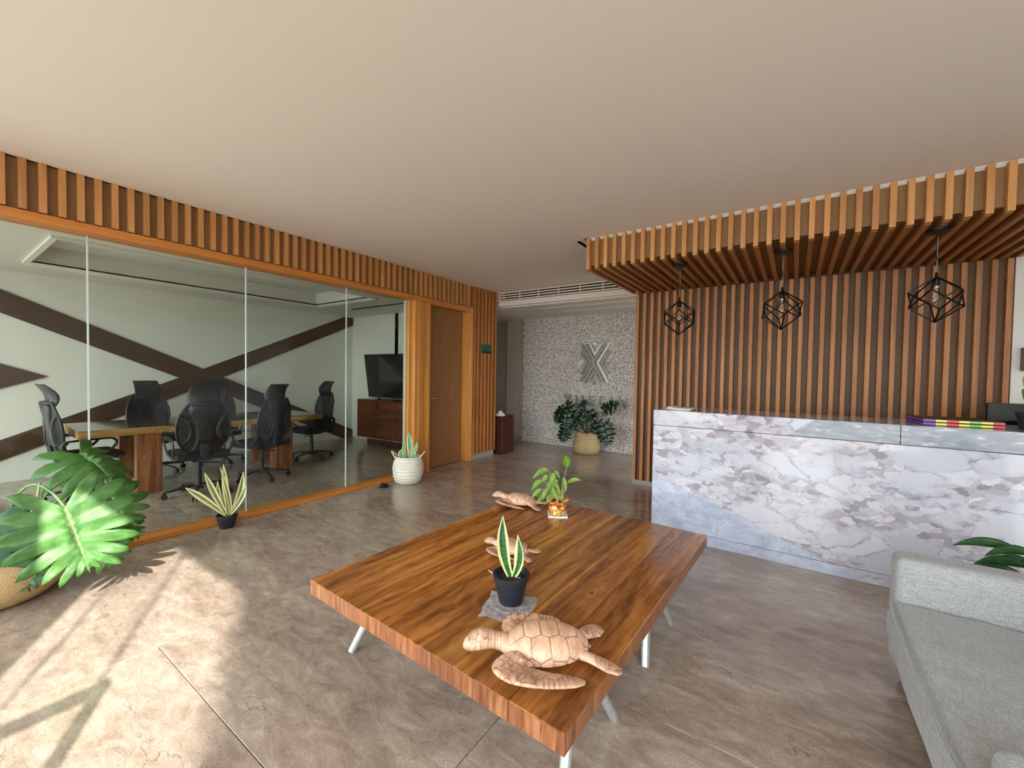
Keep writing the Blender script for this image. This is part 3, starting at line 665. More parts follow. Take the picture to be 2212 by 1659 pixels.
# ------------------------------------------------------------------ sign on the stone wall
lg = thing('wall_emblem', (-3.05, 7.14, 1.6), 'brushed metal X emblem of chevron bars and discs on the stone wall', 'emblem')
U_ = .00093; cx, cz, cyy = -3.057, 1.617, 7.118
def lp(x, y): return (cx+(x-430)*U_, cz-(y-620)*U_)
def bar(pts, w=.0195, mat='steel'):
    P = [V((*lp(*p), 0)) for p in pts]; L, R = [], []
    for i, p in enumerate(P):
        d0 = (p-P[i-1]).normalized() if i else (P[1]-P[0]).normalized(); d1 = (P[i+1]-p).normalized() if i < len(P)-1 else d0
        n = V((-(d0+d1).y, (d0+d1).x, 0)).normalized(); k_ = w/max(.4, n.dot(V((-d0.y, d0.x, 0)))); L.append(p+n*k_); R.append(p-n*k_)
        if i in (0, len(P)-1):
            dd = d0 if i == 0 else d1; c_ = .0
    poly = L+R[::-1]
    n = len(L); a = MB()
    for i in range(n-1):
        q = [L[i], L[i+1], R[i+1], R[i]]; a.prism([(p.x, cyy, p.y) for p in q], (0, -.016, 0), (0, 0, 0))
    a.build('chevron_bar', M[mat], lg)
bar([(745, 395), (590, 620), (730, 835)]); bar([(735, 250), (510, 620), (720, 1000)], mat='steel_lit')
bar([(145, 415), (285, 620), (150, 850)]); bar([(155, 265), (360, 620), (155, 990)])
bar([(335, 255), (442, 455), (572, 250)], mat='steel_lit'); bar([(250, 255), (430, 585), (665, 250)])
bar([(235, 1005), (425, 655), (645, 1005)]); bar([(320, 1000), (430, 780), (565, 1000)])
for (x, y), mt in zip(((445, 250), (137, 635), (710, 630), (420, 1015)), ('white', 'white', 'steel', 'steel')):  # white discs have the light falling on them put into their colour
    a, b = lp(x, y); q = MB().lathe([(.032, 0), (.032, .018)], 24); q.v = [(a+p[0], cyy-p[2], b+p[1]) for p in q.v]; q.build('disc', M[mt], lg)
tx = thing('wall_lettering', (-3.05, 7.14, .92), 'grey metal capital letters spelling the name under the emblem, partly behind leaves', 'lettering')
def letter(ch_, x0, x1, zt=1.012, zb=.815, mat='steel'):
    w_ = .032; S_ = []
    if ch_ == 'X': S_ = [((x0, zt), (x1, zb)), ((x1, zt), (x0, zb))]
    elif ch_ == 'H': S_ = [((x0, zt), (x0, zb)), ((x1, zt), (x1, zb)), ((x0, (zt+zb)/2), (x1, (zt+zb)/2))]
    elif ch_ == 'E': S_ = [((x0, zt), (x0, zb)), ((x0, zt-w_/2), (x1, zt-w_/2)), ((x0, (zt+zb)/2), (x1, (zt+zb)/2)), ((x0, zb+w_/2), (x1, zb+w_/2))]
    elif ch_ == 'L': S_ = [((x0, zt), (x0, zb)), ((x0, zb+w_/2), (x1, zb+w_/2))]
    elif ch_ == 'I': S_ = [((x0, zt), (x0, zb))]
    elif ch_ == 'N': S_ = [((x0, zt), (x0, zb)), ((x1, zt), (x1, zb)), ((x0, zt), (x1, zb))]
    a = MB()
    for i, (p, q) in enumerate(S_):
        p, q = V((p[0], 0, p[1])), V((q[0], 0, q[1])); d = (q-p).normalized(); n = V((d.z, 0, -d.x))*w_/2
        a.prism([p+n, q+n, q-n, p-n], (0, -.028-.0004*i, 0), (0, cyy+.0, 0))
    a.build('letter', M[mat], tx)
letter('X', -3.645, -3.525); letter('H', -3.405, -3.275); letter('E', -3.135, -3.035); letter('L', -2.925, -2.835); letter('I', -2.722, -2.72); letter('N', -2.605, -2.455)
gs = thing('door_sign', (XF+.02, 5.36, 1.8), 'small green plaque fixed to the slats right of the door', 'sign')
MB().box((XF+.005, 5.235, 1.745), (XF+.02, 5.49, 1.865)).build('plate', M['green_sign'], gs, bevel=.002)
MB().box((XF+.004, 5.235, 1.728), (XF+.024, 5.49, 1.743)).build('lower_rail', M['metal_black'], gs)
# ------------------------------------------------------------------ bin / cabinet in the corridor corner
cb = thing('corridor_cabinet', (-4.3, 5.85, 0), 'dark reddish wooden cabinet peeping out behind the slatted corner', 'cabinet')
MB().box((-4.75, 5.70, 0), (-4.105, 6.05, .66)).build('body', M['cab_dark'], cb, bevel=.003)
tw = MB(); P = []
for i in range(12):
    P.append([V((-4.27+.13*u, 5.72+.14*i/11, .664+.10*math.sin(PI*min(1, u*1.05))*(.6+.4*math.sin(i*1.7+u*5))*math.sin(PI*i/11)**.5)) for u in np.linspace(0, 1, 12)])
o = tw.grid(P).build('folded_cloth', M['paper'], smooth=True, solid=.004); tag(o, 'crumpled white cloth lying on the dark corridor cabinet', 'cloth')

# ------------------------------------------------------------------ coffee table
CT = V((-1.158, 1.947, 0)); TR = math.radians(-2.2)
ct = thing('coffee_table', CT, 'large low coffee table with thick glossy wooden top and silver legs', 'coffee table', rz=TR)
nb = 7; W_, L_ = 1.385, 1.815; xs = [-W_/2+W_*i/nb for i in range(nb+1)]
for i in range(nb):
    a = MB().box((xs[i]+.0002, -L_/2+.001, .331), (xs[i+1]-.0002, L_/2-.001, .40)); me = a.build('plank', M['table'], ct, local=True, bevel=.0012 if 0 < i < nb-1 else .003, seg=1)
    me.data.materials.append(M['table_edge'])
    for p in me.data.polygons:
        if abs(p.normal.z) < .5: p.material_index = 1
for sx in (-1, 1):
    for yc in (-.53, .27):
        for sy in (-1, 1):
            xf = sx*.60; p0 = V((xf, yc+sy*.215, .0)); p1 = V((xf-sx*.06, yc+sy*.035, .331))
            MB().tube([p0, p0+(p1-p0)*.02, p1], [.017, .019, .024], 14).build('leg', M['table_leg'], ct, local=True, smooth=True)
        MB().box((sx*.54-.05, yc-.09, .318), (sx*.54+.05, yc+.09, .3308)).build('mounting_plate', M['metal_black'], ct, local=True)
MB().box((-.54, -.545, .300), (.54, -.515, .318)).build('cross_bar', M['metal_black'], ct, local=True)
MB().box((-.54, .255, .300), (.54, .285, .318)).build('cross_bar', M['metal_black'], ct, local=True)

# ------------------------------------------------------------------ carved turtles
def groove(mb, centers, depth, width, keep=None, aniso=(1, 1, 1)):
    v = np.array(mb.v); c = np.array(centers); s_ = np.array(aniso)
    d = np.linalg.norm((v[:, None, :]-c[None])*s_, axis=2); o = np.sort(d, axis=1); e = (o[:, 1]-o[:, 0])*.5
    g = np.clip(1-e/width, 0, 1)
    if keep is not None: g = g*keep(v)
    return g
def carve(mb, g, depth):
    # displace along vertex normals
    me = bpy.data.meshes.new('tmp'); me.from_pydata(mb.v, [], mb.f); me.update()
    n = np.empty(len(mb.v)*3); me.vertices.foreach_get('normal', n); n = n.reshape(-1, 3); v = np.array(mb.v)-n*(g*depth)[:, None]
    bpy.data.meshes.remove(me); mb.v = [tuple(p) for p in v]; mb.col = g; return mb
def bez(pts, n):
    pts = [V(p) for p in pts]; out = []
    for t in np.linspace(0, 1, n):
        q = pts[:]
        while len(q) > 1: q = [q[i].lerp(q[i+1], t) for i in range(len(q)-1)]
        out.append(q[0])
    return out
def turtle(loc, rz, sc, label, detail=1.0, head_yaw=0):
    t = thing('carved_turtle', loc, label, 'turtle figurine', 'carved wooden turtles on the coffee table', rz=rz); t.scale = (sc, sc, sc)
    nu, nv = int(150*detail), int(70*detail)
    # shell: pointed dome
    P = []
    for i in range(nv+1):
        f_ = i/nv*PI/2; row = []
        for j in range(nu):
            a = 2*PI*j/nu; c, s_ = math.cos(a), math.sin(a); r = math.cos(f_)
            ax = .150*(1.0 if c > 0 else 1.12); ay = .104*(1 - .16*(-c if c < 0 else 0)**2)
            zz = .022+.078*math.sin(f_)**.9
            row.append(V((c*ax*r**.85, s_*ay*r**.85, zz)))
        P.append(row)
    mb = MB().grid(P, cu=True); mb.cap(P[0], True)
    cen = [(.10, 0, .08), (.045, 0, .1), (-.02, 0, .1), (-.085, 0, .09), (-.14, 0, .04)]
    for s_ in (-1, 1): cen += [(.085, s_*.072, .06), (.02, s_*.08, .06), (-.05, s_*.078, .06), (-.105, s_*.06, .05)]
    for k_ in range(22):
        a = 2*PI*(k_+.5)/22; cen.append((.165*math.cos(a)*(1 if math.cos(a) > 0 else 1.1), .118*math.sin(a), .006))
    g = groove(mb, cen, 0, .0026, aniso=(1, 1, .8)); g2 = np.clip(1-np.abs(np.array(mb.v)[:, 2]-.046)/.0, 0, 0) if False else 0
    carve(mb, g, .003).build('shell', M['carved'], t, local=True, smooth=True)
    # body under the shell with neck, head and tail as one surface
    ca, sa = math.cos(head_yaw), math.sin(head_yaw)
    path = [(-.175, 0, .022), (-.16, 0, .024), (-.11, 0, .026), (0, 0, .028), (.08, 0, .032), (.125, 0, .04), (.15, 0, .048), (.175, .004*sa, .056), (.20, .012*sa, .062), (.225, .02*sa, .064), (.25, .03*sa, .058), (.27, .038*sa, .049), (.283, .044*sa, .042), (.289, .046*sa, .039)]
    wd = [.004, .016, .06, .088, .078, .052, .036, .031, .036, .041, .039, .029, .016, .003]; ht = [.003, .01, .018, .022, .026, .030, .029, .027, .030, .032, .029, .022, .013, .003]
    n2 = int(90*detail)
    tt = np.linspace(0, 1, n2); ks = np.linspace(0, 1, len(path)); pa = np.array(path)
    pi_ = [V((np.interp(x, ks, pa[:, 0]), np.interp(x, ks, pa[:, 1]), np.interp(x, ks, pa[:, 2]))) for x in tt]
    mb = MB().loft(pi_, list(np.interp(tt, ks, wd)), list(np.interp(tt, ks, ht)), seg=int(72*detail))
    rs = np.random.RandomState(4); cen = [(x, y, z) for x in np.arange(.17, .30, .021) for y in np.arange(-.045, .05, .021) for z in (.03, .062, .095)]
    cen = np.array(cen)+rs.uniform(-.005, .005, (len(cen), 3)); g = groove(mb, cen, 0, .0017, keep=lambda v: np.clip((v[:, 0]-.185)*60, 0, 1))
    vv = np.array(mb.v)
    for x0 in (.158, .168, .178): g = np.maximum(g, np.clip(1-np.abs(vv[:, 0]-x0)/.002, 0, 1))
    body = carve(mb, g, .0014).build('body', M['carved'], t, local=True, smooth=True)
    for s_ in (-1, 1):
        el = MB().lathe([(.0005, .0), (.006, .002), (.0075, .005), (.005, .009), (.0005, .010)], 12); el.v = [(.252+p[0]*1.5, s_*(.0295+p[2]*.7)+.03*sa, .066+p[1]) for p in el.v]; el.build('eye', M['carved'], body, local=True, smooth=True)
        # front flipper swept back alongside the shell
        n3 = int(70*detail); pth = bez([(.100, .070, .036), (.165, .150, .042), (.055, .185, .030), (-.115, .165, .016)] if s_ > 0 else [(.100, -.070, .036), (.135, -.125, .036), (.045, -.150, .026), (-.095, -.150, .014)], n3)
        q = np.linspace(0, 1, n3); wds = [float(np.interp(x, [0, .06, .2, .42, .7, .92, .98, 1], [.026, .050, .070, .074, .058, .040, .024, .004] if s_ > 0 else [.022, .034, .042, .044, .036, .026, .016, .004])) for x in q]
        hts = [float(np.interp(x, [0, .2, .5, .9, 1], [.022, .022, .016, .012, .003])) for x in q]
        mb = MB().loft(pth, wds, hts, seg=int(64*detail), up=(0, s_*(-.30 if s_ > 0 else -.8), 1), ex=2.2, flat=.7)
        cen = []; rs = np.random.RandomState(9)
        for _ in range(48):
            a_ = rs.uniform(0, .62); p = pth[int(a_*(n3-1))]; cen.append((p.x+rs.uniform(-.075, .075), p.y+rs.uniform(-.075, .075), p.z))
        for k_ in range(8):
            p = pth[int((.66+.04*k_)*(n3-1))]; cen.append((p.x, p.y+s_*.03, p.z)); 
        g = groove(mb, cen, 0, .0019, aniso=(1, 1, .15), keep=lambda v: np.clip((v[:, 0]+.09)*40, 0, 1)); carve(mb, g, .0016).build('front_flipper', M['carved'], t, local=True, smooth=True)
        n4 = int(44*detail); pth = bez([(-.125, s_*.05, .026), (-.165, s_*.065, .024), (-.21, s_*.10, .016), (-.25, s_*.125, .010)], n4)
        q = np.linspace(0, 1, n4); wds = [float(np.interp(x, [0, .3, .7, .95, 1], [.020, .026, .036, .022, .004])) for x in q]; hts = [float(np.interp(x, [0, .5, 1], [.016, .011, .003])) for x in q]
        mb = MB().loft(pth, wds, hts, seg=int(44*detail), up=(0, s_*-.15, 1))
        cen = [(p.x+rs.uniform(-.03, .03), p.y+rs.uniform(-.03, .03), p.z) for p in pth[::3]]
        g = groove(mb, cen, 0, .0012, keep=lambda v: np.clip((-.16-v[:, 0])*60, 0, 1)); carve(mb, g, .0012).build('rear_flipper', M['carved'], t, local=True, smooth=True)
    return t
turtle((-.715, 1.265, .4035), math.radians(218), .98, 'largest carved wooden sea turtle at the near corner of the table', 1.45, .3)
turtle((-1.28, 1.885, .4035), math.radians(187), .60, 'smallest carved wooden sea turtle, behind the single black pot', .55)
turtle((-1.71, 2.62, .4035), math.radians(190), .80, 'middle sized carved wooden sea turtle at the far left of the table', .6)

# ------------------------------------------------------------------ plants
def strip_leaf(pts, width, prof, nrm=(0, 0, 1), fold=.15, twist=0, n=14, k=6):
    P = []; path = bez(pts, n)
    for i, p in enumerate(path):
        t = i/(n-1); d = (path[min(i+1, n-1)]-path[max(i-1, 0)]).normalized(); a = d.cross(V(nrm)).normalized(); b = a.cross(d)
        if twist: R_ = Matrix.Rotation(twist*t, 3, d); a = R_ @ a; b = R_ @ b
        w_ = width*prof(t); P.append([p+a*w_*u+b*w_*fold*(u*u)*2 for u in np.linspace(-1, 1, k+1)])
    return MB().grid(P)
sn_prof = lambda t: (.45+.55*min(1, t*2.2))*(1 if t < .62 else max(0.02, 1-((t-.62)/.38)**1.6))
lan_prof = lambda t: max(.02, math.sin(PI*min(1, t*.98+.015))**.8*(1.15-.5*t))
def lobed(L, W, n=9, deep=.62, base_back=.25, seed=0, droop=.15, cup=.12, lobe_w=.8, round_tip=.0):
    rs = random.Random(seed); mb = MB()
    for sgn in (1, -1):
        out = []; mid = []; lob = []
        for i in range(n):
            t = (i+.5)/n; u = L*(.02+.80*t**1.05); th = math.radians(150-128*t**.72)
            ln = W*(.60+.55*math.sin(PI*(t*.85+.12)))*(1-.34*t)*rs.uniform(.93, 1.07)
            if i == n-1: ln = L*.26
            base = V((u, 0, 0)); d = V((math.cos(th), math.sin(th)*sgn, 0)); pn = V((-d.y, d.x, 0))*sgn      # pn points back towards the leaf base
            dth = math.radians(92*max(t, .12)**-.28/n); hw = lambda r, th=th, dth=dth: .5*(L*.8/n*abs(math.sin(th))*.9+r*dth)*lobe_w
            q0 = ln*(1-deep); q1 = ln*(1-deep*.5); q2 = ln*.87
            lob.append((base+d*q0+pn*hw(q0)*.9, [base+d*q1+pn*hw(q1)*.84, base+d*q2+pn*hw(q2)*.52, base+d*ln, base+d*q2-pn*hw(q2)*.42, base+d*q1-pn*hw(q1)*.78], base+d*q0-pn*hw(q0)*.9, u))
        for i, (s0, pts, s1, u) in enumerate(lob):
            out += [s0 if i == 0 else (s0+lob[i-1][2])/2]+pts
            mid += [V((max(0, u+L*.8/n*o_), 0, 0)) for o_ in (-.5, -.25, -.1, 0, .1, .25)]
        out.append(lob[-1][2]); mid.append(V((min(L*.97, lob[-1][3]+L*.4/n), 0, 0)))
        out.append(V((L, 0, 0))); mid.append(V((L*.985, 0, 0)))
        K = 5; P = []
        for o_, m_ in zip(out, mid):
            row = []
            for q in range(K+1):
                f_ = q/K; p = m_.lerp(o_, f_); uu = p.x/L; vv = p.y/W
                p = V((p.x, p.y, -droop*L*uu*abs(uu)-cup*W*vv*vv*2 + .05*W*abs(vv)+.012*math.sin(p.x*60+sgn)*f_)); row.append(p)
            P.append(row)
        nrow = len(P); vs = [p for r in P for p in r]; fs = []; uvs = []
        for i in range(nrow-1):
            for q in range(K):
                a_ = i*(K+1)+q; f = (a_, a_+1, a_+K+2, a_+K+1); u0 = .5+sgn*.5*q/K; u1 = .5+sgn*.5*(q+1)/K; v0, v1 = i/7, (i+1)/7
                uvq = [(u0, v0), (u1, v0), (u1, v1), (u0, v1)]
                if sgn < 0: f = f[::-1]; uvq = uvq[::-1]
                fs.append(f); uvs.append(uvq)
        mb.quadset(vs, fs, uvs)
    return mb
def orient(mb, base, d, nrm):
    d = V(d).normalized(); nrm = V(nrm); y = nrm.cross(d).normalized(); z = d.cross(y); R_ = Matrix((d, y, z)).transposed(); b = V(base)
    mb.v = [tuple(R_ @ V(p)+b) for p in mb.v]; return mb
def stemtube(pts, r0, r1, n=10, seg=7):
    p = bez(pts, n); return MB().tube(p, [r0+(r1-r0)*i/(n-1) for i in range(n)], seg)

# large basket with philodendron, left edge
bb = thing('basket_planter', (-3.91, .25, 0), 'big round seagrass basket holding the split leaf plant, left edge', 'basket')
MB().lathe([(.19, .0), (.25, .02), (.30, .07), (.335, .14), (.335, .20), (.30, .26), (.27, .29), (.265, .31), (.25, .31), (.25, .27)], 72, cap=True).build('basket_body', M['basket_big'], bb, local=True, smooth=True)
MB().lathe([(.252, .262), (.02, .268)], 32).build('soil', M['soil'], bb, local=True)
pp = thing('split_leaf_philodendron', (-3.91, .25, .27), 'split leaf philodendron with huge glossy leaves in the seagrass basket', 'plant')
def pleaf(base, tip, nrm, W, seed, mat='philo', stem=None, n=9, droop=.12, cup=.14, nm='leaf', par=None, smat='stem', rr_=(.008, .0055), **kw):
    base, tip = V(base), V(tip); L = (tip-base).length
    lf = orient(lobed(L, W, n=n, seed=seed, droop=droop, cup=cup, **kw), base, tip-base, nrm).build(nm, M[mat], par or pp, smooth=True, solid=.0012)
    if stem: stemtube([*stem, base], *rr_).build('stem', M[smat], lf, smooth=True)
S0 = V((-3.91, .28, .26))
LW = dict(lobe_w=1.0, deep=.60)
pleaf((-3.20, .455, .652), (-3.11, .535, .28), (.92, -.22, .36), .29, 1, stem=[S0, (-3.62, .34, .95)], n=8, cup=.04, droop=.06, **LW)     # hero leaf
pleaf((-3.86, .62, .83), (-3.68, .76, .70), (.18, -.12, .95), .25, 2, stem=[S0, (-3.95, .50, .60)], n=7, droop=.3, cup=.28, **LW)
pleaf((-3.72, .22, .50), (-3.60, .14, .14), (.85, -.3, .35), .28, 3, 'philo_shade', stem=[S0, (-3.85, .2, .7)], n=7, **LW)
pleaf((-3.82, .74, .56), (-3.68, .84, .30), (.80, -.2, .45), .19, 4, stem=[S0, (-3.9, .6, .6)], n=6, **LW)
pleaf((-3.74, .62, .34), (-3.58, .74, .12), (.7, -.3, .5), .17, 5, stem=[S0, (-3.85, .55, .4)], n=6, **LW)
pleaf((-3.80, .76, .36), (-3.70, .90, .24), (.6, -.3, .7), .12, 6, stem=[S0, (-3.88, .68, .5)], n=6, **LW)
pleaf((-3.80, .60, .66), (-3.80, .66, .84), (.9, -.3, .3), .12, 7, stem=[S0, (-3.88, .5, .5)], n=5, **LW)
pleaf((-3.92, .12, .56), (-3.86, -.10, .40), (.7, -.2, .65), .20, 8, 'philo_shade', stem=[S0, (-3.95, .2, .6)], n=7, **LW)
pleaf((-3.70, .36, .34), (-3.56, .36, .12), (.8, -.3, .4), .13, 10, 'philo_shade', stem=[S0, (-3.8, .32, .42)], n=6, **LW)
stemtube([S0, (-3.86, .44, .45), (-3.83, .44, .68)], .010, .006).build('new_shoot', M['stem_pale'], pp, smooth=True)

# snake plants
def pot(t, r0, r1, h, rim=.006, lip=.02):
    MB().lathe([(r0*.9, 0), (r0, .004), (r1, h-lip), (r1+rim, h-lip), (r1+rim*1.3, h), (r1-rim*.3, h), (r1-rim, h-.02), (r1-rim, h-.03)], 36).build('pot', M['pot_black'], t, local=True, smooth=False)
    MB().lathe([(r1-rim*.9, h-.022), (r1*.5, h-.014), (.002, h-.012)], 28).build('soil', M['soil'], t, local=True, smooth=True)
t1 = thing('potted_snake_plant', (-4.105, 1.565, 0), 'variegated snake plant in small black pot against the glass partition', 'plant')
pot(t1, .055, .076, .115)
LL = [((0, 0), (-.10, -.14, .28), (-.20, -.24, .37), .026), ((.01, 0), (-.04, -.08, .30), (-.08, -.14, .50), .024), ((0, .01), (-.01, .0, .32), (-.02, -.02, .56), .024), ((.01, .02), (.03, .03, .22), (-.01, -.05, .545), .015), ((0, .02), (.03, .10, .22), (.03, .12, .48), .027), ((.01, .01), (.06, .12, .25), (.05, .13, .36), .022), ((-.01, 0), (-.06, -.05, .2), (-.03, -.06, .42), .022)]
for (bx, by), q, r_, w_ in LL:
    strip_leaf([(bx, by, .10), q, r_], w_, sn_prof, nrm=(.9, -.35, .1), fold=.3, twist=random.uniform(-.5, .5)).build('leaf', M['snake_var'], t1, local=True, smooth=True, solid=.003)
t2 = thing('white_basket_planter', (-4.02, 3.56, 0), 'white woven rope basket with two handles beside the wooden posts', 'basket')
MB().lathe([(.13, 0), (.165, .015), (.188, .10), (.196, .19), (.186, .25), (.160, .315), (.155, .335), (.145, .335), (.148, .29)], 48, cap=True).build('basket_body', M['basket_white'], t2, local=True, smooth=True)
for s_ in (-1, 1):
    d = V((.82, .57, 0))*s_; n_ = V((-.57, .82, 0)); pts = [d*.15+n_*.05+V((0, 0, .31)), d*.175+n_*.05+V((0, 0, .36)), d*.235+n_*.03+V((0, 0, .415)), d*.235-n_*.03+V((0, 0, .415)), d*.175-n_*.05+V((0, 0, .36)), d*.15-n_*.05+V((0, 0, .31))]
    MB().tube(bez(pts, 14), .008, 8).build('handle', M['rope'], t2, local=True, smooth=True)
MB().lathe([(.147, .285), (.01, .288)], 24).build('soil', M['soil'], t2, local=True)
t3 = thing('snake_plant', (-4.02, 3.56, .285), 'grey green snake plant growing in the white rope basket', 'plant')
for b_, q, r_, w_ in (((.02, .02), (.02, .02, .18), (.0, .0, .345), .038), ((-.03, -.02), (-.06, -.05, .12), (-.03, -.03, .235), .02), ((-.05, -.04), (-.09, -.06, .05), (-.075, -.05, .13), .034), ((.05, .03), (.07, .05, .1), (.085, .07, .235), .018), ((.04, .03), (.06, .04, .06), (.05, .03, .15), .03)):
    strip_leaf([(b_[0], b_[1], 0), q, r_], w_, sn_prof, nrm=(.55, -.82, .1), fold=.2).build('leaf', M['snake_grey'], t3, local=True, smooth=True, solid=.003)
strip_leaf([(.085, .068, .19), (.09, .075, .21), (.095, .08, .24)], .008, sn_prof, nrm=(.55, -.82, .1)).build('dry_leaf_tip', M['stem_dark'], t3, local=True, solid=.002)
t4 = thing('potted_snake_plant', (-1.0, 1.475, .402), 'two leaved snake plant in black pot in the middle of the coffee table', 'plant')
pot(t4, .052, .073, .125)
strip_leaf([(.0, .0, .105), (-.045, -.03, .22), (-.035, -.02, .375)], .025, sn_prof, nrm=(.55, -.82, .1), fold=.35, twist=.25, n=22).build('leaf', M['snake'], t4, local=True, smooth=True, solid=.003)
strip_leaf([(.004, .003, .105), (.055, .03, .19), (.022, .012, .295)], .021, sn_prof, nrm=(.55, -.82, .1), fold=.5, twist=-.7, n=22).build('leaf', M['snake'], t4, local=True, smooth=True, solid=.003)
MB().tube([(-.055, -.035, .11), (-.085, -.055, .135)], .002, 5).build('twig', M['rope'], t4, local=True)
bgm = MB(); P = []
for i in range(22):
    P.append([V((-.105+.21*u+.004*math.sin(i*.5), -.125+.20*i/21+.01*math.sin(u*9), .0015+.006*abs(noise.noise(V((u*5, i*.33, 1.3))))+.010*max(0, (abs(u-.5)*2)**4)*abs(noise.noise(V((u*9, i*.5, 3)))))) for u in np.linspace(0, 1, 22)])
o = bgm.grid(P).build('plastic_bag', M['bag'], None, smooth=False); o.location = (-.99, 1.455, .3985); o.rotation_euler = (0, 0, .35); tag(o, 'crumpled clear plastic bag lying under the black pot on the table', 'plastic bag')

# gift wrapped peace lily
gs_ = thing('saucer', (-1.365, 2.585, .40), 'white square saucer under the gift wrapped pot', 'saucer', rz=.55)
MB().box((-.068, -.068, 0), (.068, .068, .006)).box((-.068, -.068, .006), (.068, -.060, .011)).box((-.068, .060, .006), (.068, .068, .011)).box((-.068, -.06, .006), (-.060, .06, .011)).box((.060, -.06, .006), (.068, .06, .011)).build('dish', M['white'], gs_, local=True, bevel=.003)
t5 = thing('potted_peace_lily', (-1.365, 2.585, .4065), 'small leafy plant in gold and red gift foil at the far end of the table', 'plant')
P = []
for i, (r, z) in enumerate([(.040, 0), (.050, .004), (.054, .03), (.058, .055), (.050, .072), (.056, .088), (.068, .100), (.074, .112), (.060, .106), (.044, .095)]):
    P.append([V(((r+.006*math.sin(a*7+i)+.008*noise.noise(V((math.cos(a)*3, math.sin(a)*3, i*.6))))*math.cos(a), (r+.006*math.sin(a*7+i))*math.sin(a), z+(.010*math.sin(a*9) if i > 5 else .003*math.sin(a*5+i*2) if i > 0 else 0))) for a in [2*PI*j/60 for j in range(60)]])
MB().grid(P, cu=True).cap(P[0], True).build('foil_wrap', M['foil'], t5, local=True, smooth=False)
MB().tube([(.053*math.cos(a), .053*math.sin(a), .074+.003*math.sin(3*a)) for a in [2*PI*j/30 for j in range(30)]], .005, 6, closed=True).build('ribbon', M['ribbon'], t5, local=True, smooth=True)
for a in (3.4, 4.2, 5.0):
    MB().tube(bez([(.052*math.cos(a), .052*math.sin(a), .076), (.085*math.cos(a), .085*math.sin(a), .10), (.09*math.cos(a+.3), .09*math.sin(a+.3), .06), (.054*math.cos(a+.1), .054*math.sin(a+.1), .07)], 10), .0035, 5).build('ribbon_loop', M['ribbon'], t5, local=True, smooth=True)
MB().lathe([(.05, .092), (.002, .096)], 20).build('soil', M['soil'], t5, local=True)
rl = random.Random(11)
r1 = V((.824, .566, 0)); f1 = V((-.566, .824, 0))
def lily(sx, sz, lx, lz, w_, dep=0, par=None, mat='lily', smat='stem_pale', b0=(0, 0), sc=1, z0=.095):
    if par is None: par = t5; sx *= 1.12; lx *= 1.16; w_ *= 1.15
    b = r1*b0[0]+f1*b0[1]+V((0, 0, z0)); k_ = r1*sx+f1*dep+V((0, 0, sz)); e_ = r1*lx+f1*(dep*1.2-.02)+V((0, 0, lz)); m_ = (b+k_)/2+V((0, 0, .03)); 
    stemtube([b, m_, k_], .0022, .0014, 8, 5).build('stem', M[smat], par, local=True, smooth=True)
    c_ = (k_+e_)/2+V((0, 0, abs(lx-sx)*.25+.006)); strip_leaf([k_, c_, e_], w_, lan_prof, nrm=(.45, -.7, .55), fold=.18, n=12).build('leaf', M[mat], par, local=True, smooth=True, solid=.0008)
lily(.052, .335, .040, .425, .024, 0, b0=(.02, 0)); lily(-.06, .31, -.155, .25, .018, .02); lily(-.10, .24, -.165, .17, .017, 0); lily(-.03, .30, -.05, .22, .018, -.02)
lily(-.02, .30, .01, .25, .012, .03); lily(.06, .225, .14, .245, .014, 0, b0=(.03, 0)); lily(.03, .27, .045, .17, .014, -.02, b0=(.02, 0)); lily(-.045, .24, -.075, .165, .016, -.02)
lily(-.10, .175, -.16, .11, .015, .01); lily(-.075, .185, -.10, .11, .014, -.02); lily(-.05, .20, -.02, .13, .014, -.03); lily(-.02, .22, .01, .15, .012, -.02)
lily(-.085, .14, -.13, .07, .012, .0); lily(-.06, .27, -.10, .215, .016, .03); lily(-.04, .15, -.075, .09, .013, -.03); lily(.0, .24, -.035, .17, .016, .02)
for i in range(7):
    a = r1*rl.uniform(0, .04)+f1*rl.uniform(-.02, .02); b_ = a+r1*rl.uniform(-.04, .03)+V((0, 0, rl.uniform(.08, .13)))
    stemtube([a+V((0, 0, .095)), a.lerp(b_, .5)+V((0, 0, .09)), b_+V((0, 0, .095))], .002, .0013, 6, 5).build('stem', M['stem_pale'], t5, local=True, smooth=True)

# far basket with monstera
fb = thing('woven_basket_planter', (-3.04, 6.80, 0), 'pot bellied straw basket standing before the stone wall', 'basket')
MB().lathe([(.17, 0), (.215, .02), (.24, .08), (.245, .14), (.225, .20), (.185, .27), (.178, .34), (.18, .375), (.17, .375), (.17, .33)], 48, cap=True).build('basket_body', M['basket_far'], fb, local=True, smooth=True)
MB().lathe([(.171, .325), (.01, .33)], 20).build('soil', M['soil'], fb, local=True)
mo_ = thing('monstera', (-3.04, 6.80, .33), 'dark monstera with deeply cut leaves in the straw basket', 'plant')
def mleaf(bx, bz, tx_, tz, W, seed, dep=0, tilt=.25):
    O = V((-3.04, 6.70, 0)); b = O+V((bx, dep-.05, bz)); t_ = O+V((tx_, dep-.12, tz))
    pleaf(b, t_, (.1, -1, tilt), W, seed, 'monstera', stem=[O+V((0, .08, .34)), O+V((bx*.35, .05+dep*.5, max(bz, .5)*.8))], n=7, droop=.05, cup=.1, par=mo_, smat='stem_dark', rr_=(.006, .004), lobe_w=1.02, deep=.6)
mleaf(-.34, .82, -.14, .66, .17, 21); mleaf(-.40, .76, -.56, .50, .15, 22, .05); mleaf(-.30, .72, -.30, .38, .17, 23, -.05); mleaf(.38, .80, .66, .95, .13, 24)
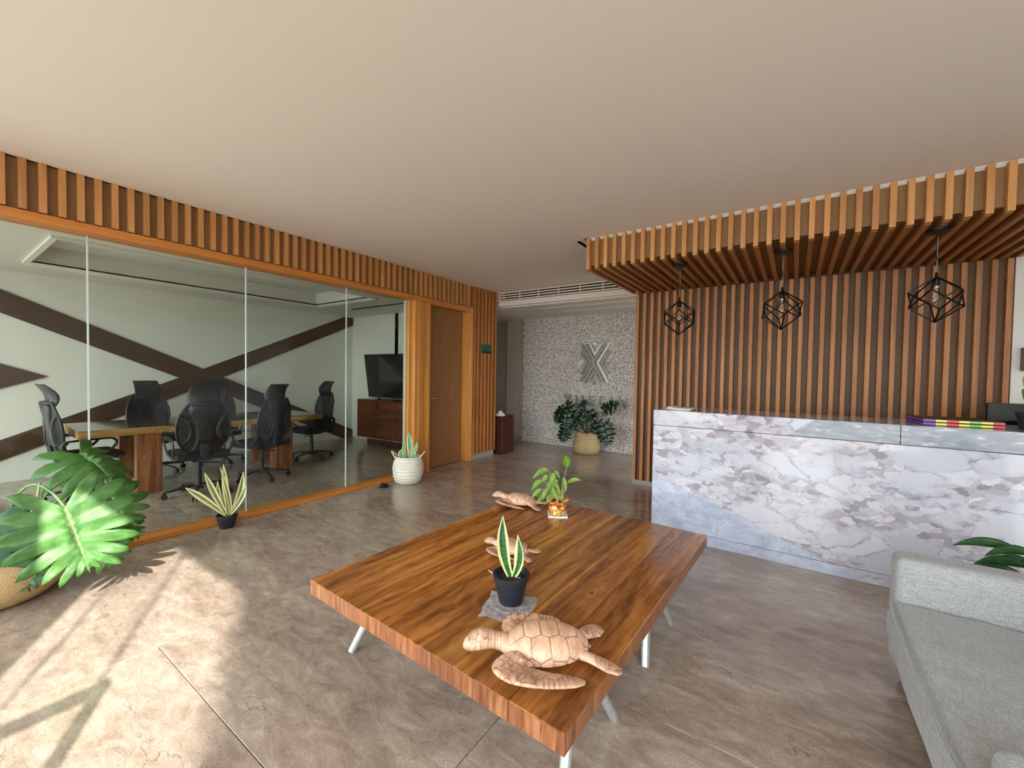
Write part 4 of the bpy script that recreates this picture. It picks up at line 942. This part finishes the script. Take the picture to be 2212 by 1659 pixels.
mleaf(.0, .92, -.14, .82, .08, 25, .1, .8); mleaf(.40, .56, .52, .22, .18, 26, -.05); mleaf(.24, .58, .24, .36, .13, 27, .04); mleaf(.05, .76, -.05, .52, .14, 28); mleaf(.10, .74, .22, .56, .12, 29, .05)
mleaf(-.32, .42, -.36, .18, .15, 30, -.03); mleaf(-.08, .58, -.22, .42, .13, 31, .02); mleaf(-.46, .72, -.54, .55, .12, 32, .08)

# plant on counter (right edge) and plant behind the armchair
t6 = thing('counter_plant', (1.215, 3.93, 1.10), 'small climbing plant in black pot on the right end of the counter', 'plant')
pot(t6, .05, .065, .11)
for k_, (sx, sz, lx, lz, w_, dp) in enumerate([(-.05, .25, -.085, .19, .022, 0), (-.04, .32, -.085, .27, .025, 0), (-.03, .20, -.085, .13, .022, -.02), (-.03, .14, -.075, .07, .02, -.02), (.03, .35, .08, .3, .025, 0), (.0, .38, .02, .47, .025, 0), (.05, .2, .1, .15, .025, 0)]):
    lily(sx, sz, lx, lz, w_, dp, par=t6, mat='lily' if k_ % 2 else 'philo', smat='stem_dark', z0=.1)
MB().tube([(0, 0, .1), (-.02, -.01, .2), (-.035, -.01, .3), (-.03, 0, .42)], .008, 6).build('moss_pole', M['stem_dark'], t6, local=True)
t7 = thing('leafy_floor_plant', (1.13, 2.98, 0), 'dark pointed leaf plant between the grey armchair and the marble counter', 'plant')
pot(t7, .10, .14, .26, .01, .03)
for k_, (a, el_, ln) in enumerate([(3.5, .62, .44), (3.25, .42, .42), (3.85, .3, .40), (3.0, .5, .40), (3.7, .55, .36), (3.4, .18, .40), (2.6, .7, .35), (4.4, .5, .35), (2.2, .5, .3), (5.2, .6, .3), (.4, .6, .3), (1.2, .5, .3), (3.6, .8, .42), (3.15, .72, .46), (3.3, .1, .36), (3.95, .6, .38)]):
    d = V((math.cos(a), math.sin(a)*.6, 0)); k1 = d*ln*.50+V((0, 0, .26+ln*el_)); e_ = d*ln*.98+V((0, 0, .25+ln*el_*.95)); c_ = (k1+e_)/2+V((0, 0, .05))
    stemtube([(0, 0, .24), d*.04+V((0, 0, .24+ln*el_*.6)), k1], .005, .003, 8, 6).build('stem', M['stem_dark'], t7, local=True, smooth=True)
    strip_leaf([k1, c_, e_], .030, lan_prof, nrm=(-.4, -.6, .7), fold=.2).build('leaf', M['aglao'], t7, local=True, smooth=True, solid=.001)

# ------------------------------------------------------------------ pop-up floor outlet
fo = thing('floor_outlet', (-4.06, 3.22, 0), 'small black wedge floor outlet beside the white rope basket', 'outlet', rz=.25)
MB().box((-.055, -.055, 0), (.055, .055, .005)).build('plate', M['pod'], fo, local=True)
MB().prism([(-.04, -.038, .005), (-.04, .038, .005), (-.04, .0, .05)], (.08, 0, 0), (0, 0, 0)).build('housing', M['pod'], fo, local=True, bevel=.002)
MB().prism([(-.03, -.0385, .012), (-.03, -.012, .042), (-.028, -.013, .043), (-.028, -.0395, .012)], (.024, 0, 0), (0, 0, 0)).prism([(.006, -.0385, .012), (.006, -.012, .042), (.006, -.013, .043), (.006, -.0395, .012)], (.024, 0, 0), (0, 0, 0)).build('socket', M['dark'], fo, local=True)

# ------------------------------------------------------------------ armchair
def puff(a, b, r, bulge=(0, 0, 0), nx=28, wr=0.0, seed=0, ax=None):
    a, b = V(a), V(b); c = (a+b)/2; h = (b-a)/2; mb = MB(); n = nx
    def pt(p):
        q = V((p[0]*h.x, p[1]*h.y, p[2]*h.z)); core = V((max(-h.x+r, min(h.x-r, q.x)), max(-h.y+r, min(h.y-r, q.y)), max(-h.z+r, min(h.z-r, q.z)))); d = q-core
        if d.length > 1e-9: q = core+d.normalized()*min(r, max(d.length, r if max(abs(p[0]), abs(p[1]), abs(p[2])) >= 1-1e-9 else 0))
        bx = (1-(q.y/h.y)**2)*(1-(q.z/h.z)**2)*bulge[0]; by = (1-(q.x/h.x)**2)*(1-(q.z/h.z)**2)*bulge[1]; bz = (1-(q.x/h.x)**2)*(1-(q.y/h.y)**2)*bulge[2]
        q = q+V((bx*p[0], by*p[1], bz*p[2]))
        if wr:
            nz = noise.noise(V((q.x*5+seed, q.y*9, q.z*4)))+.6*noise.noise(V(((q.x+q.y*1.6)*11, (q.y-q.x*.3)*5, seed))); q += V((0, 0, wr*nz)) if p[2] > .5 else V((wr*.6*nz, 0, 0))
        return q+c
    sp = list(np.linspace(-1, 1, n))
    rr_ = [r/h.x, r/h.y, r/h.z]
    def axis(k):
        e = rr_[k]; return list(-1+e*(1-np.cos(np.linspace(0, PI/2, 6))))+list(np.linspace(-1+e, 1-e, n))[1:-1]+list(1-e*(1-np.cos(np.linspace(PI/2, 0, 6))))
    A = [axis(0), axis(1), axis(2)]
    for k, s_ in ((0, -1), (0, 1), (1, -1), (1, 1), (2, -1), (2, 1)):
        i_, j_ = [q for q in (0, 1, 2) if q != k]; P = []
        for u in A[i_]:
            row = []
            for v in A[j_]:
                p = [0, 0, 0]; p[k] = s_; p[i_] = u; p[j_] = v; row.append(pt(p))
            P.append(row)
        flip = (s_ > 0) ^ (k == 1)
        if flip: P = [r_[::-1] for r_ in P]
        mb.grid(P)
    return mb
ac = thing('armchair', (1.0, 1.95, 0), 'boxy grey woven fabric armchair at the right edge', 'armchair')
MB().box((.435, 1.27, .02), (1.42, 2.64, .27)).build('base', M['fabric'], ac, bevel=.02, seg=3)
puff((.365, 1.385, .245), (1.18, 2.475, .425), .055, (.02, .0, .018), wr=.006, seed=2).build('seat_cushion', M['fabric'], ac, smooth=True)
puff((.395, 2.475, .10), (1.42, 2.625, .605), .035, (.004, .008, .004), nx=16, wr=.001).build('armrest', M['fabric'], ac, smooth=True)
puff((.385, 1.225, .10), (1.42, 1.385, .585), .035, (.004, .008, .004), nx=16, wr=.001).build('armrest', M['fabric'], ac, smooth=True)
puff((1.12, 1.36, .25), (1.42, 2.50, .82), .06, (.02, .0, .0), nx=16, wr=.003).build('backrest', M['fabric'], ac, smooth=True)
MB().tube([(.372, 1.40, .415), (.356, 1.6, .418), (.352, 1.9, .42), (.356, 2.2, .418), (.374, 2.45, .415)], .004, 6).build('piping', M['fabric'], ac, smooth=True)
for y in (1.30, 2.58):
    for x in (.47, 1.37): MB().lathe([(.02, 0), (.025, .025)], 12, (x, y, 0)).build('foot', M['plastic_black'], ac)

# ------------------------------------------------------------------ meeting room furniture
mt = thing('meeting_table', (-6.3, 2.2, 0), 'long live edge wooden table inside the glass meeting room', 'table')
def live_poly():
    pts = []
    for y in np.linspace(.93, 3.50, 24): pts.append((-5.85+.035*noise.noise(V((y*1.5, 3, 0)))+.02*math.sin(y*2.1), y))
    for y in np.linspace(3.46, .95, 24): pts.append((-6.82+.04*noise.noise(V((y*1.3, 7, 0))), y))
    return pts
lp_ = live_poly()
o = MB().prism([(x, y, .672) for x, y in lp_], (0, 0, .074), (0, 0, 0)).build('tabletop_edge', M['live'], mt, bevel=.006)
MB().prism([(x*.993-.043, y*.995+.01, .7465) for x, y in lp_], (0, 0, .004), (0, 0, 0)).build('tabletop_surface', M['meet_top'], mt)
for y in (1.49, 2.96):
    for x in (-5.93, -6.60):
        MB().box((x-.05, y-.11, .0), (x+.05, y+.11, .672)).build('leg', M['leg_wood'], mt, bevel=.004)
    MB().box((-6.55, y-.10, 0.002), (-5.98, y+.10, .05)).build('foot_beam', M['leg_wood'], mt, bevel=.004)
    MB().box((-6.1, y-.10, .05), (-5.98, y+.10, .20)).build('wedge_block', M['leg_wood'], mt, bevel=.004)

def make_chair(loc, rz, label, seat_z=0):
    t = thing('office_chair', loc, label, 'office chair', 'black mesh office chairs round the meeting table', rz=rz)
    MB().lathe([(.045, .07), (.05, .09), (.035, .13)], 20).build('hub', M['plastic_black'], t, local=True, smooth=True)
    for k_ in range(5):
        a = 2*PI*k_/5+.3; d = V((math.cos(a), math.sin(a), 0))
        sp_ = MB().loft([d*.03+V((0, 0, .105)), d*.16+V((0, 0, .095)), d*.30+V((0, 0, .072))], [.026, .022, .016], [.018, .015, .01], seg=10); sp_ = sp_.build('base_spoke', M['plastic_black'], t, local=True, smooth=True)
        c_ = d*.30; n_ = V((-d.y, d.x, 0)); cs = MB()
        for s_ in (-1, 1):
            q = MB().lathe([(.018, -.008), (.027, -.005), (.027, .005), (.018, .008)], 16)
            cs.quadset([c_+n_*(s_*.016+p[2])+d*p[0]+V((0, 0, .028+p[1])) for p in q.v], q.f)
        cs.box((-.012, -.012, .04), (.012, .012, .075), Matrix.Translation(c_)).build('caster', M['plastic_black'], sp_, local=True)
    MB().lathe([(.028, .12), (.028, .30), (.022, .30), (.022, .40)], 16).build('gas_column', M['plastic_black'], t, local=True, smooth=False)
    MB().tube([(0, 0, .36), (0, -.04, .35), (0, -.16, .335), (0, -.20, .33)], .008, 6).build('lever', M['plastic_black'], t, local=True)
    MB().box((-.12, -.09, .385), (.12, .09, .425)).build('seat_plate', M['plastic_black'], t, local=True, bevel=.01)
    puff((-.23, -.245, .42), (.26, .245, .495), .035, (0, 0, .012), nx=10).build('seat', M['seat_fabric'], t, local=True, smooth=True)
    prof = [(.50, -.215, .13), (.56, -.235, .185), (.64, -.25, .225), (.74, -.255, .238), (.84, -.268, .232), (.93, -.290, .205), (1.00, -.305, .165), (1.03, -.312, .14)]
    def bx(z): return float(np.interp(z, [p[0] for p in prof], [p[1] for p in prof]))
    def bw(z): return float(np.interp(z, [p[0] for p in prof], [p[2] for p in prof]))
    P = []
    for z in np.linspace(.52, 1.02, 16):
        w_ = bw(z); P.append([V((bx(z)+.045*(u*u), w_*u, z)) for u in np.linspace(-1, 1, 15)])
    MB().grid(P).build('back_mesh', M['mesh'], t, local=True, smooth=True, solid=.004)
    fr = MB()
    for s_ in (-1, 1):
        pts = [V((bx(z)+.045, s_*bw(z), z)) for z in np.linspace(.50, 1.03, 16)]; fr.tube(pts, .012, 8)
        # curved inner arm of the shell outlining the drop shaped side opening
        pts = bez([(bx(.60)-.01, s_*.20, .60), (bx(.66)-.015, s_*.07, .66), (bx(.84)-.015, s_*.10, .84), (bx(.9)+.03, s_*.22, .91)], 12); fr.loft(pts, [.012+.010*math.sin(PI*i/11) for i in range(12)], [.006]*12, seg=8, up=(1, 0, 0))
    for z in (.505, 1.03):
        fr.tube([V((bx(z)+.045*(u*u), bw(z)*u, z)) for u in np.linspace(-1, 1, 9)], .013, 8)
    fr.build('back_frame', M['plastic_black'], t, local=True, smooth=True)
    P = []
    for z in np.linspace(.50, 1.02, 12):
        w_ = float(np.interp(z, [.5, .62, .74, .85, .95, 1.02], [.13, .075, .075, .10, .15, .13])); P.append([V((bx(z)+.045*(u*w_/bw(z))**2-.006, w_*u, z)) for u in np.linspace(-1, 1, 9)])
    MB().grid(P).build('back_spine', M['plastic_black'], t, local=True, smooth=True, solid=.016)
    MB().loft([(-.10, 0, .40), (-.20, 0, .42), (-.245, 0, .50), (-.262, 0, .60)], [.04, .04, .045, .05], [.018]*4, seg=10, up=(1, 0, .3)).build('back_bracket', M['plastic_grey'], t, local=True, smooth=True)
    # crescent headrest
    P = []
    for i in range(15):
        q = i/14; z = .985+.235*q; front = -.262+.055*math.sin(PI*(q*1.05))-.065*q**2.2; th = .055*math.sin(PI*(q*.86+.10))+.006
        row = []
        hw = .150-.012*abs(q-.45)*2
        for j in range(24):
            a = 2*PI*j/24; c, s_ = math.cos(a), math.sin(a); row.append(V((front-th/2+th/2*math.copysign(abs(c)**.8, c)+.03*(s_*s_), hw*math.copysign(abs(s_)**.6, s_), z)))
        P.append(row)
    MB().grid(P, cu=True).cap(P[0], True).cap(P[-1]).build('headrest', M['leather'], t, local=True, smooth=True)
    for s_ in (-1, 1):
        y = s_*.27
        MB().loft([(-.20, y, .645), (-.10, y, .650), (.10, y, .652), (.16, y, .646)], [.020, .028, .026, .012], [.010, .011, .011, .008], seg=12).build('armrest', M['plastic_black'], t, local=True, smooth=True)
        MB().loft(bez([(.15, y, .645), (.24, y, .60), (.12, s_*.268, .47), (-.02, s_*.262, .455), (-.08, s_*.24, .44)], 12), [.014]*12, [.008]*12, seg=8, up=(0, 1, 0)).build('arm_loop', M['plastic_grey'], t, local=True, smooth=True)
        MB().loft(bez([(-.19, y, .642), (-.26, s_*.262, .60), (-.20, s_*.255, .50), (-.06, s_*.24, .44)], 10), [.022]*10, [.009]*10, seg=8, up=(0, 1, 0)).build('arm_bracket', M['plastic_grey'], t, local=True, smooth=True)
    return t
c0 = make_chair((-6.22, 1.04, 0), math.radians(94), 'black office chair at the left head of the meeting table')
for (x, y), rz, lab in (((-5.44, 1.80), 174, 'nearest black office chair, its back to the glass between two table legs'),
                        ((-5.63, 2.54), 196, 'black office chair with its back to the glass, right of the nearest chair'),
                        ((-7.05, 1.86), 8, 'far side black office chair facing us, left one, behind the near table leg'),
                        ((-7.08, 2.60), -12, 'far side black office chair facing us, right one, next to the crossing of brown bands'),
                        ((-6.33, 3.60), -88, 'black office chair at the right head of the meeting table, side on')):
    c = copy_tree(c0); c.location = (x, y, 0); c.rotation_euler = (0, 0, math.radians(rz)); c['label'] = lab

cc = thing('media_cabinet', (-6.2, 5.05, 0), 'walnut drawer cabinet under the television in the meeting room', 'cabinet')
MB().box((-6.955, 4.87, .155), (-5.0, 5.285, .185)).box((-6.955, 4.87, .835), (-5.0, 5.285, .86)).box((-6.955, 4.87, .185), (-6.925, 5.285, .835)).box((-5.03, 4.87, .185), (-5.0, 5.285, .835)).box((-6.92, 5.25, .18), (-5.03, 5.28, .84)).build('carcass', M['cab'], cc, bevel=.003)
MB().box((-6.96, 4.858, .140), (-5.0, 4.88, .155)).build('bottom_trim', M['live'], cc)
MB().box((-6.92, 4.862, .19), (-6.32, 4.885, .83)).build('door', M['cab'], cc, bevel=.002)
for i, (z0_, z1_) in enumerate(((.19, .395), (.402, .61), (.617, .83))):
    d_ = MB().box((-6.31, 4.862, z0_), (-5.83, 4.885, z1_)).build('drawer', M['cab'], cc, bevel=.002)
for z0_, z1_ in ((.19, .585), (.592, .83)): MB().box((-5.82, 4.862, z0_), (-5.25, 4.885, z1_)).build('drawer', M['cab'], cc, bevel=.002)
MB().box((-6.75, 4.95, 0), (-5.2, 5.2, .140)).build('base', M['cab_dark'], cc)
tv = thing('television', (-6.15, 4.98, .86), 'large black flat television leaning slightly on the walnut cabinet', 'television')
MB().prism([(-6.89, 4.965, 1.72), (-6.75, 4.975, .905), (-5.35, 4.975, .905), (-5.35, 4.965, 1.72)][::-1], (0, .035, 0), (0, 0, 0)).build('housing', M['plastic_black'], tv, bevel=.004)
MB().prism([(-6.875, 4.9645, 1.707), (-6.738, 4.9735, .925), (-5.36, 4.9735, .925), (-5.36, 4.9645, 1.707)][::-1], (0, -.002, 0), (0, 0, 0)).build('screen', M['screen'], tv)
for x in (-6.45, -5.65): MB().box((x-.02, 4.90, .861), (x+.02, 5.08, .868)).box((x-.012, 4.98, .868), (x+.012, 5.0, .91)).build('foot', M['plastic_black'], tv)
rm = MB().box((-5.98, 4.90, .8605), (-5.82, 4.94, .875)).build('remote_control', M['plastic_black'], None, bevel=.004); tag(rm, 'black remote control lying before the television on the cabinet', 'remote')

# stand behind the viewpoint whose shadow falls into the sun patch
rk = thing('metal_rack', (-.68, -.75, 0), 'black tube rack whose angular shadow falls on the sunlit floor at lower left', 'rack')
for y in (-.52, -1.02): MB().box((-.70, y-.02, 0), (-.66, y+.02, 1.12)).build('post', M['metal_black'], rk)
MB().box((-.70, -1.0, 1.08), (-.66, -.54, 1.12)).build('top_bar', M['metal_black'], rk)
for y in (-.52, -1.02): MB().box((-.86, y-.02, 0), (-.50, y+.02, .03)).build('foot', M['metal_black'], rk)

oh = MB().box((-8.0, -2.8, 2.95), (-.37, -1.33, 3.05)).build('sun_blocker_overhang', M['wall_white']); oh['kind'] = 'structure'  # unseen slab added to keep direct sun off the meeting room floor
